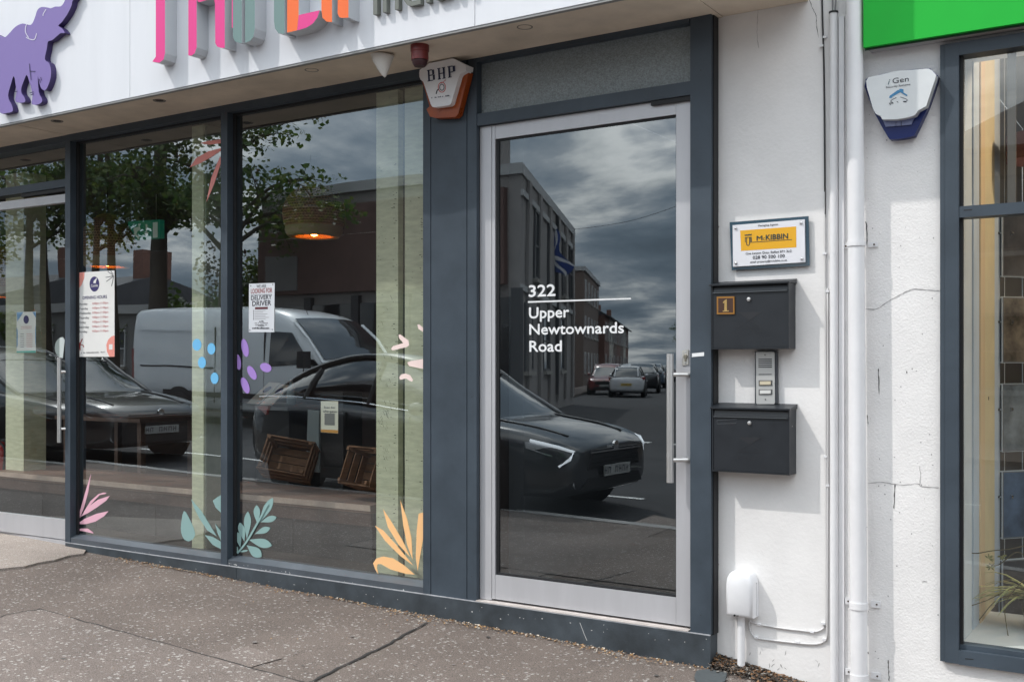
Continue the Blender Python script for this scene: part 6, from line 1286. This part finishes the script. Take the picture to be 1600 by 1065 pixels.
for i in range(n):
    for j in range(n):
        f = bm.faces.new((vs[i][j], vs[i + 1][j], vs[i + 1][j + 1], vs[i][j + 1])); u, v = (i + .5) / n, (j + .5) / n; f.material_index = 1 if min(abs(u - v), abs(u + v - 1)) < .09 else 0
obj('flag_cloth', bm, [FB, FW], fl, smooth=True)
# generic terraced house: front faces local -y, x along the street
def house(name, label, org, rz, w, d, h, wall_m, rise, ncol, nrow, group=None, hip=0.0, chim=True, wm_=None, door=True, flat=False):
    t = thing(name, label, 'house' if 'house' in name else 'building', org, rz, group); LOCAL.add(t.name)
    obj('wall', BX(0, w, 0, d, -1.5, h), wall_m, t)
    if flat: obj('parapet', BX(-.1, w + .1, -.12, d + .1, h + .001, h + .3), TRM, t, bevel=.01)
    else:
        bm = NB(); a = [(-.05, -.3, h), (w + .05, -.3, h), (w + .05, d + .3, h), (-.05, d + .3, h)]; r1, r2 = (hip, d / 2, h + rise), (w - hip, d / 2, h + rise)
        v = [bm.verts.new(p) for p in a + [r1, r2]]
        for f in ((0, 1, 5, 4), (2, 3, 4, 5), (3, 0, 4), (1, 2, 5), (0, 1, 2, 3)): bm.faces.new([v[i] for i in f])
        rf = obj('roof', bm, SLT, t)
        if chim:
            ch = obj('chimney', BX(.15, .75, d / 2 - .7, d / 2 + .7, h + rise * .5, h + rise + 1.0), BRK, rf)
        obj('gutter', BX(-.05, w + .05, -.40, -.305, h - .10, h), GASK, t)
    for r in range(nrow):
        for c in range(ncol):
            if door and r == 0 and c == 0:
                dd = obj('door', BX(w * .5 / ncol - .45, w * .5 / ncol + .45, -.03, .02, .1, 2.15), M('painted_door', (0.05, 0.03, 0.03), 0.4), t); obj('handle', BX(w * .5 / ncol + .3, w * .5 / ncol + .36, -.07, -.031, 1.0, 1.1), CHROME, dd); continue
            win(t, w * (c + .5) / ncol, 0, .9 + r * (h - .3) / nrow, min(1.1, w / ncol * .6), min(1.5, (h - .6) / nrow * .6), wm_)
    return t
RZ = math.radians(66.05); gt = 'terraced houses along the side street'
t0 = 12.6
kinds = [('low grey rendered terraced house with white windows right behind the corner building', GRYR, 3.4, 1.4), ('low red brick terraced house with white windows second behind the corner building', BRK, 3.6, 1.6), ('low cream rendered terraced house between two brick ones', RND, 3.4, 1.5), ('brown brick terraced house beside the low cream one', BRK2, 3.6, 1.7), ('red brick terraced house beside the tall brown block', BRK, 3.9, 1.6)]
for i, (lab, m_, h_, r_) in enumerate(kinds):
    t0 += 6.0; o = COR + SD * t0 - SN * 3; house('terraced_house', lab, (o.x, o.y, G(o.x, o.y)), RZ, 5.9, 7, h_, m_, r_, 2, 1, gt)
t0 = 64.6; o = COR + SD * t0 - SN * 3; house('brick_block', 'taller flat-roofed brown brick block with pale end wall up the side street', (o.x, o.y, G(o.x, o.y)), RZ, 14.5, 9, 8.0, BRK2, 0, 5, 3, None, door=False, flat=True)
bk = o + (-SD) * 14.55
for i in range(7):
    t0 += 6.0; o = COR + SD * t0 - SN * 2.5; house('terraced_house', ('red brick two-storey terraced house just beyond the brown block', 'cream rendered two-storey terraced house second beyond the brown block', 'brown brick two-storey terraced house third beyond the brown block', 'red brick two-storey terraced house fourth beyond the brown block', 'brown two-storey terraced house fifth beyond the brown block', 'cream terraced house second from the far end', 'red brick terraced house at the far end of the side street')[i], (o.x, o.y, G(o.x, o.y)), RZ, 5.9, 8, 5.6, (BRK, RND, BRK2, BRK, BRK2, RND, BRK)[i], 2.2, 2, 2, gt)
o = COR + SD * 128 + SN * -6; e_ = house('end_house', 'red brick house closing the far end of the side street', (o.x, o.y, G(o.x, o.y)), math.radians(156), 14, 8, 5.5, BRK, 3.0, 4, 2, None)
# houses across the road, right of the side street and left beyond the trees
o = c2 + Vector((1.2, 0, 0)); house('shop_house', 'brown rendered hipped-roof house across the road, reflected in the right window', (o.x + 9, -16.2, G(o.x, -16)), math.pi, 9.0, 9, 5.2, M('tan_render', (0.26, 0.21, 0.165), 0.85, var=0.1, vs=2), 2.4, 3, 2, None, hip=2.6, wm_=WIND)
o = Vector((14, -16.4, 0)); house('shop_house', 'grey rendered pitched-roof house across the road, farther along from the hipped one', (14.5, -16.4, G(14, -16)), math.pi, 9.5, 9, 5.4, GRYR, 2.2, 3, 2, None)
house('low_building', 'low grey shop unit behind the trees across the road', (-24.5, -19, G(-24, -19)), math.pi, 11, 8, 2.7, GRYR, 0, 4, 1, None, door=False, flat=True)
house('low_building', 'grey pitched-roof hall beyond the low shop unit', (-36.5, -20, G(-36, -20)), math.pi, 16, 10, 3.0, RENB, 1.5, 5, 1, None)
house('low_building', 'cream pitched-roof building farthest to the left along the road', (-53.5, -20, G(-53, -20)), math.pi, 14, 10, 3.4, RND, 1.8, 5, 2, None)

# a wire over the mouth of the side street
w0 = COR + SD * 12 + Vector((0, 0, HA + .3)); w2 = Vector((-3.5, -17, 7.4))
P = [w0 + (w2 - w0) * k / 14 - Vector((0, 0, .7 * (1 - (k / 7 - 1) ** 2))) for k in range(15)]; tag(obj('overhead_wire', tube(NB(), P, .007, 5), M('weathered_wire', (.09, .09, .10), .6)), 'thin overhead wire crossing the mouth of the side street', 'wire')
# houses along the other side of the side street
for i, (lab, m_) in enumerate((('red brick terraced house across the side street, first behind the tan house', BRK), ('cream terraced house on the other side of the side street', RND), ('brown brick terraced house on the other side, third from the tan house', BRK2), ('red brick terraced house on the other side, fourth from the tan house', BRK))):
    o = COR + SN * 13.5 + SD * (16 + i * 6.2); house('terraced_house', lab, (o.x, o.y, G(o.x, o.y)), RZ + math.pi, 5.9, 8, 5.4, m_, 2.2, 2, 2, gt)
# ---------------- trees
BARK = M('tree_bark', (0.07, 0.058, 0.046), 0.9, var=0.3, vs=9, stretch=(1, 1, .3), bump=0.6, bs=25)
LEAFS = [M('leaf_dark', (0.030, 0.060, 0.018), 0.55, var=0.3, vs=2), M('leaf_mid', (0.055, 0.10, 0.026), 0.55, var=0.3, vs=2), M('leaf_olive', (0.085, 0.115, 0.03), 0.55, var=0.3, vs=2)]
for m_ in LEAFS:
    translucent(m_, .28, {'leaf_dark': (0.06, 0.13, 0.02), 'leaf_mid': (0.12, 0.22, 0.03), 'leaf_olive': (0.20, 0.26, 0.04)}[m_.name])
PURL = M('leaf_copper', (0.045, 0.022, 0.022), 0.6, var=0.3, vs=2)
def leaves(bm, c, R, n, s, rnd, nm=3):
    for _ in range(n):
        d = Vector((rnd.gauss(0, 1), rnd.gauss(0, 1), rnd.gauss(0, .8))).normalized() * (rnd.random() ** .45); p = c + Vector((d.x * R[0], d.y * R[1], d.z * R[2]))
        u = Vector((rnd.gauss(0, 1), rnd.gauss(0, 1), rnd.gauss(0, .6))).normalized(); v = u.cross(Vector((rnd.gauss(0, 1), rnd.gauss(0, 1), rnd.gauss(0, 1)))).normalized(); k = s * rnd.uniform(.6, 1.3)
        f = bm.faces.new([bm.verts.new(q) for q in (p, p + u * k * .5 + v * k * .34, p + u * k, p + u * k * .5 - v * k * .34)]); f.material_index = rnd.randrange(nm)
def tree(label, base, h, lean, seed, r=.24, crownz=(3.2, 8), spread=3.0, nb=16, nl=320, mats=None, group='trees across the road'):
    rnd = random.Random(seed); t = thing('street_tree', label, 'tree', base, 0, group)
    top = base + Vector((lean[0], lean[1], h)); mid = base + (top - base) * .5 + Vector((rnd.uniform(-.25, .25), rnd.uniform(-.2, .2), 0))
    P = [Vector(p) for p in crs([tuple(base - Vector((0, 0, .2))), tuple(base + (mid - base) * .5), tuple(mid), tuple(top)], 5)]
    tr = obj('trunk', tube(NB(), P, [r * (1.35 if i == 0 else 1) * (1 - .78 * i / (len(P) - 1)) for i in range(len(P))], 12), BARK, t, smooth=True)
    bm = NB(); ends = []
    for k in range(nb):
        f = rnd.uniform(.60, .99); st = P[int(f * (len(P) - 1))]; a = k * 2.4 + rnd.uniform(-.4, .4); L = spread * rnd.uniform(.5, 1) * (1.15 - .4 * f); e = st + Vector((math.cos(a) * L, math.sin(a) * L, L * rnd.uniform(.25, .85))); m = st + (e - st) * .5 + Vector((0, 0, L * rnd.uniform(-.05, .18)))
        Q = crs([tuple(st), tuple(m), tuple(e)], 4); tube(bm, Q, [r * .34 * (1 - .85 * i / (len(Q) - 1)) for i in range(len(Q))], 6); ends += [m, e, m + (e - m) * .5]
        for _ in range(3):
            w = e + Vector((rnd.uniform(-1, 1), rnd.uniform(-1, 1), rnd.uniform(-.7, .7))) * .8; s0 = m + (e - m) * rnd.uniform(.2, .9); tube(bm, [s0, (s0 + w) / 2 + Vector((0, 0, .1)), w], [r * .10, r * .07, r * .03], 5); ends.append(w)
    obj('branches', bm, BARK, t)
    bm = NB()
    for e in ends: leaves(bm, e, (.55, .55, .40), nl // 12 + rnd.randrange(nl // 8), .15, rnd)
    obj('crown', bm, mats or LEAFS, t)
    return t
def bp(px, D): p = VR(px, 600, D); return Vector((p.x, p.y, G(p.x, p.y)))
tree('thin dark tree with leaning trunk, leftmost of three reflected in the left window', bp(150, 17.6), 8.8, (.5, .1), 3, .17, spread=2.3)
tree('pale-barked tree in the middle of three reflected in the left window', bp(181, 18.0), 9.2, (-.35, .2), 4, .18, spread=2.4, nb=14)
tree('thickest trunked dark tree, rightmost of three reflected in the left window', bp(243, 17.4), 9.4, (.1, -.1), 9, .33, spread=3.0, nb=20)
tree('leafy tree whose hanging branch shows at the edge of the wide window', bp(352, 17.8), 8.4, (.2, 0), 12, .22, spread=2.8, nb=16)
tree('young tree at the far left reflected above the left glass door', bp(20, 19.0), 7.0, (0, 0), 15, .16, spread=2.6, nb=14)
def bush(name, label, c, R, n, s, mats, seed, group=None):
    rnd = random.Random(seed); t = thing(name, label, 'shrub', c, 0, group); bm = NB()
    for _ in range(16):
        q = c + Vector((rnd.uniform(-.75, .75) * R[0], rnd.uniform(-.6, .6) * R[1], R[2] * rnd.uniform(.3, 1.35))); leaves(bm, q, (R[0] * .38, R[1] * .45, R[2] * .34), n // 16, s, rnd, len(mats))
    obj('foliage', bm, mats, t); obj('stem', tube(NB(), [c - Vector((0, 0, .1)), c + Vector((0, 0, R[2]))], .06, 7), BARK, t)
gb = 'shrubs across the road'
c = bp(405, 21.5); bush('evergreen_shrub', 'dense green evergreen shrub beside the brown corner building', Vector((c.x, -17.3, c.z)), (1.5, 1.2, 2.7), 4200, .16, LEAFS, 31, gb)
c = bp(378, 22.5); bush('copper_shrub', 'dark copper-leaved shrub left of the evergreen one', Vector((c.x - .6, -18.0, c.z)), (1.0, 1.0, 3.0), 2400, .16, [PURL], 32, gb)
c = bp(300, 20.0); bush('evergreen_shrub', 'tall dark evergreen shrub between the thick tree and the copper one', c, (1.5, 1.0, 1.9), 3600, .16, LEAFS[:2], 33, gb)
c = bp(170, 24.0); bush('evergreen_shrub', 'low pale green shrub behind the leaning trees', c, (2.0, 1.0, 1.6), 3200, .17, LEAFS[1:], 34, gb)
c = bp(60, 26.0); bush('evergreen_shrub', 'broad green hedge at the far left across the road', c, (4.0, 1.4, 2.1), 5200, .2, LEAFS, 35, gb)
for i, (t_, off) in enumerate(((104, 7.5), (118, 5.5))):
    o = COR + SD * t_ + SN * off; tree(('green tree at the far end of the side street on the right', 'green tree closing the view at the very end of the side street')[i], Vector((o.x, o.y, G(o.x, o.y))), 7, (0, 0), 40 + i, .2, spread=2.6, nb=14)

# ---------------- tidy: a base origin for every single-mesh thing
for o in list(scene.objects):
    if o.type == 'MESH' and o.parent is None and not o.children and o.location.length < 1e-6 and o.data.users == 1 and o.get('kind') != 'structure':
        v = [q.co for q in o.data.vertices]
        if v:
            c = Vector((sum(q.x for q in v) / len(v), sum(q.y for q in v) / len(v), min(q.z for q in v))); o.data.transform(Matrix.Translation(-c)); o.location = c
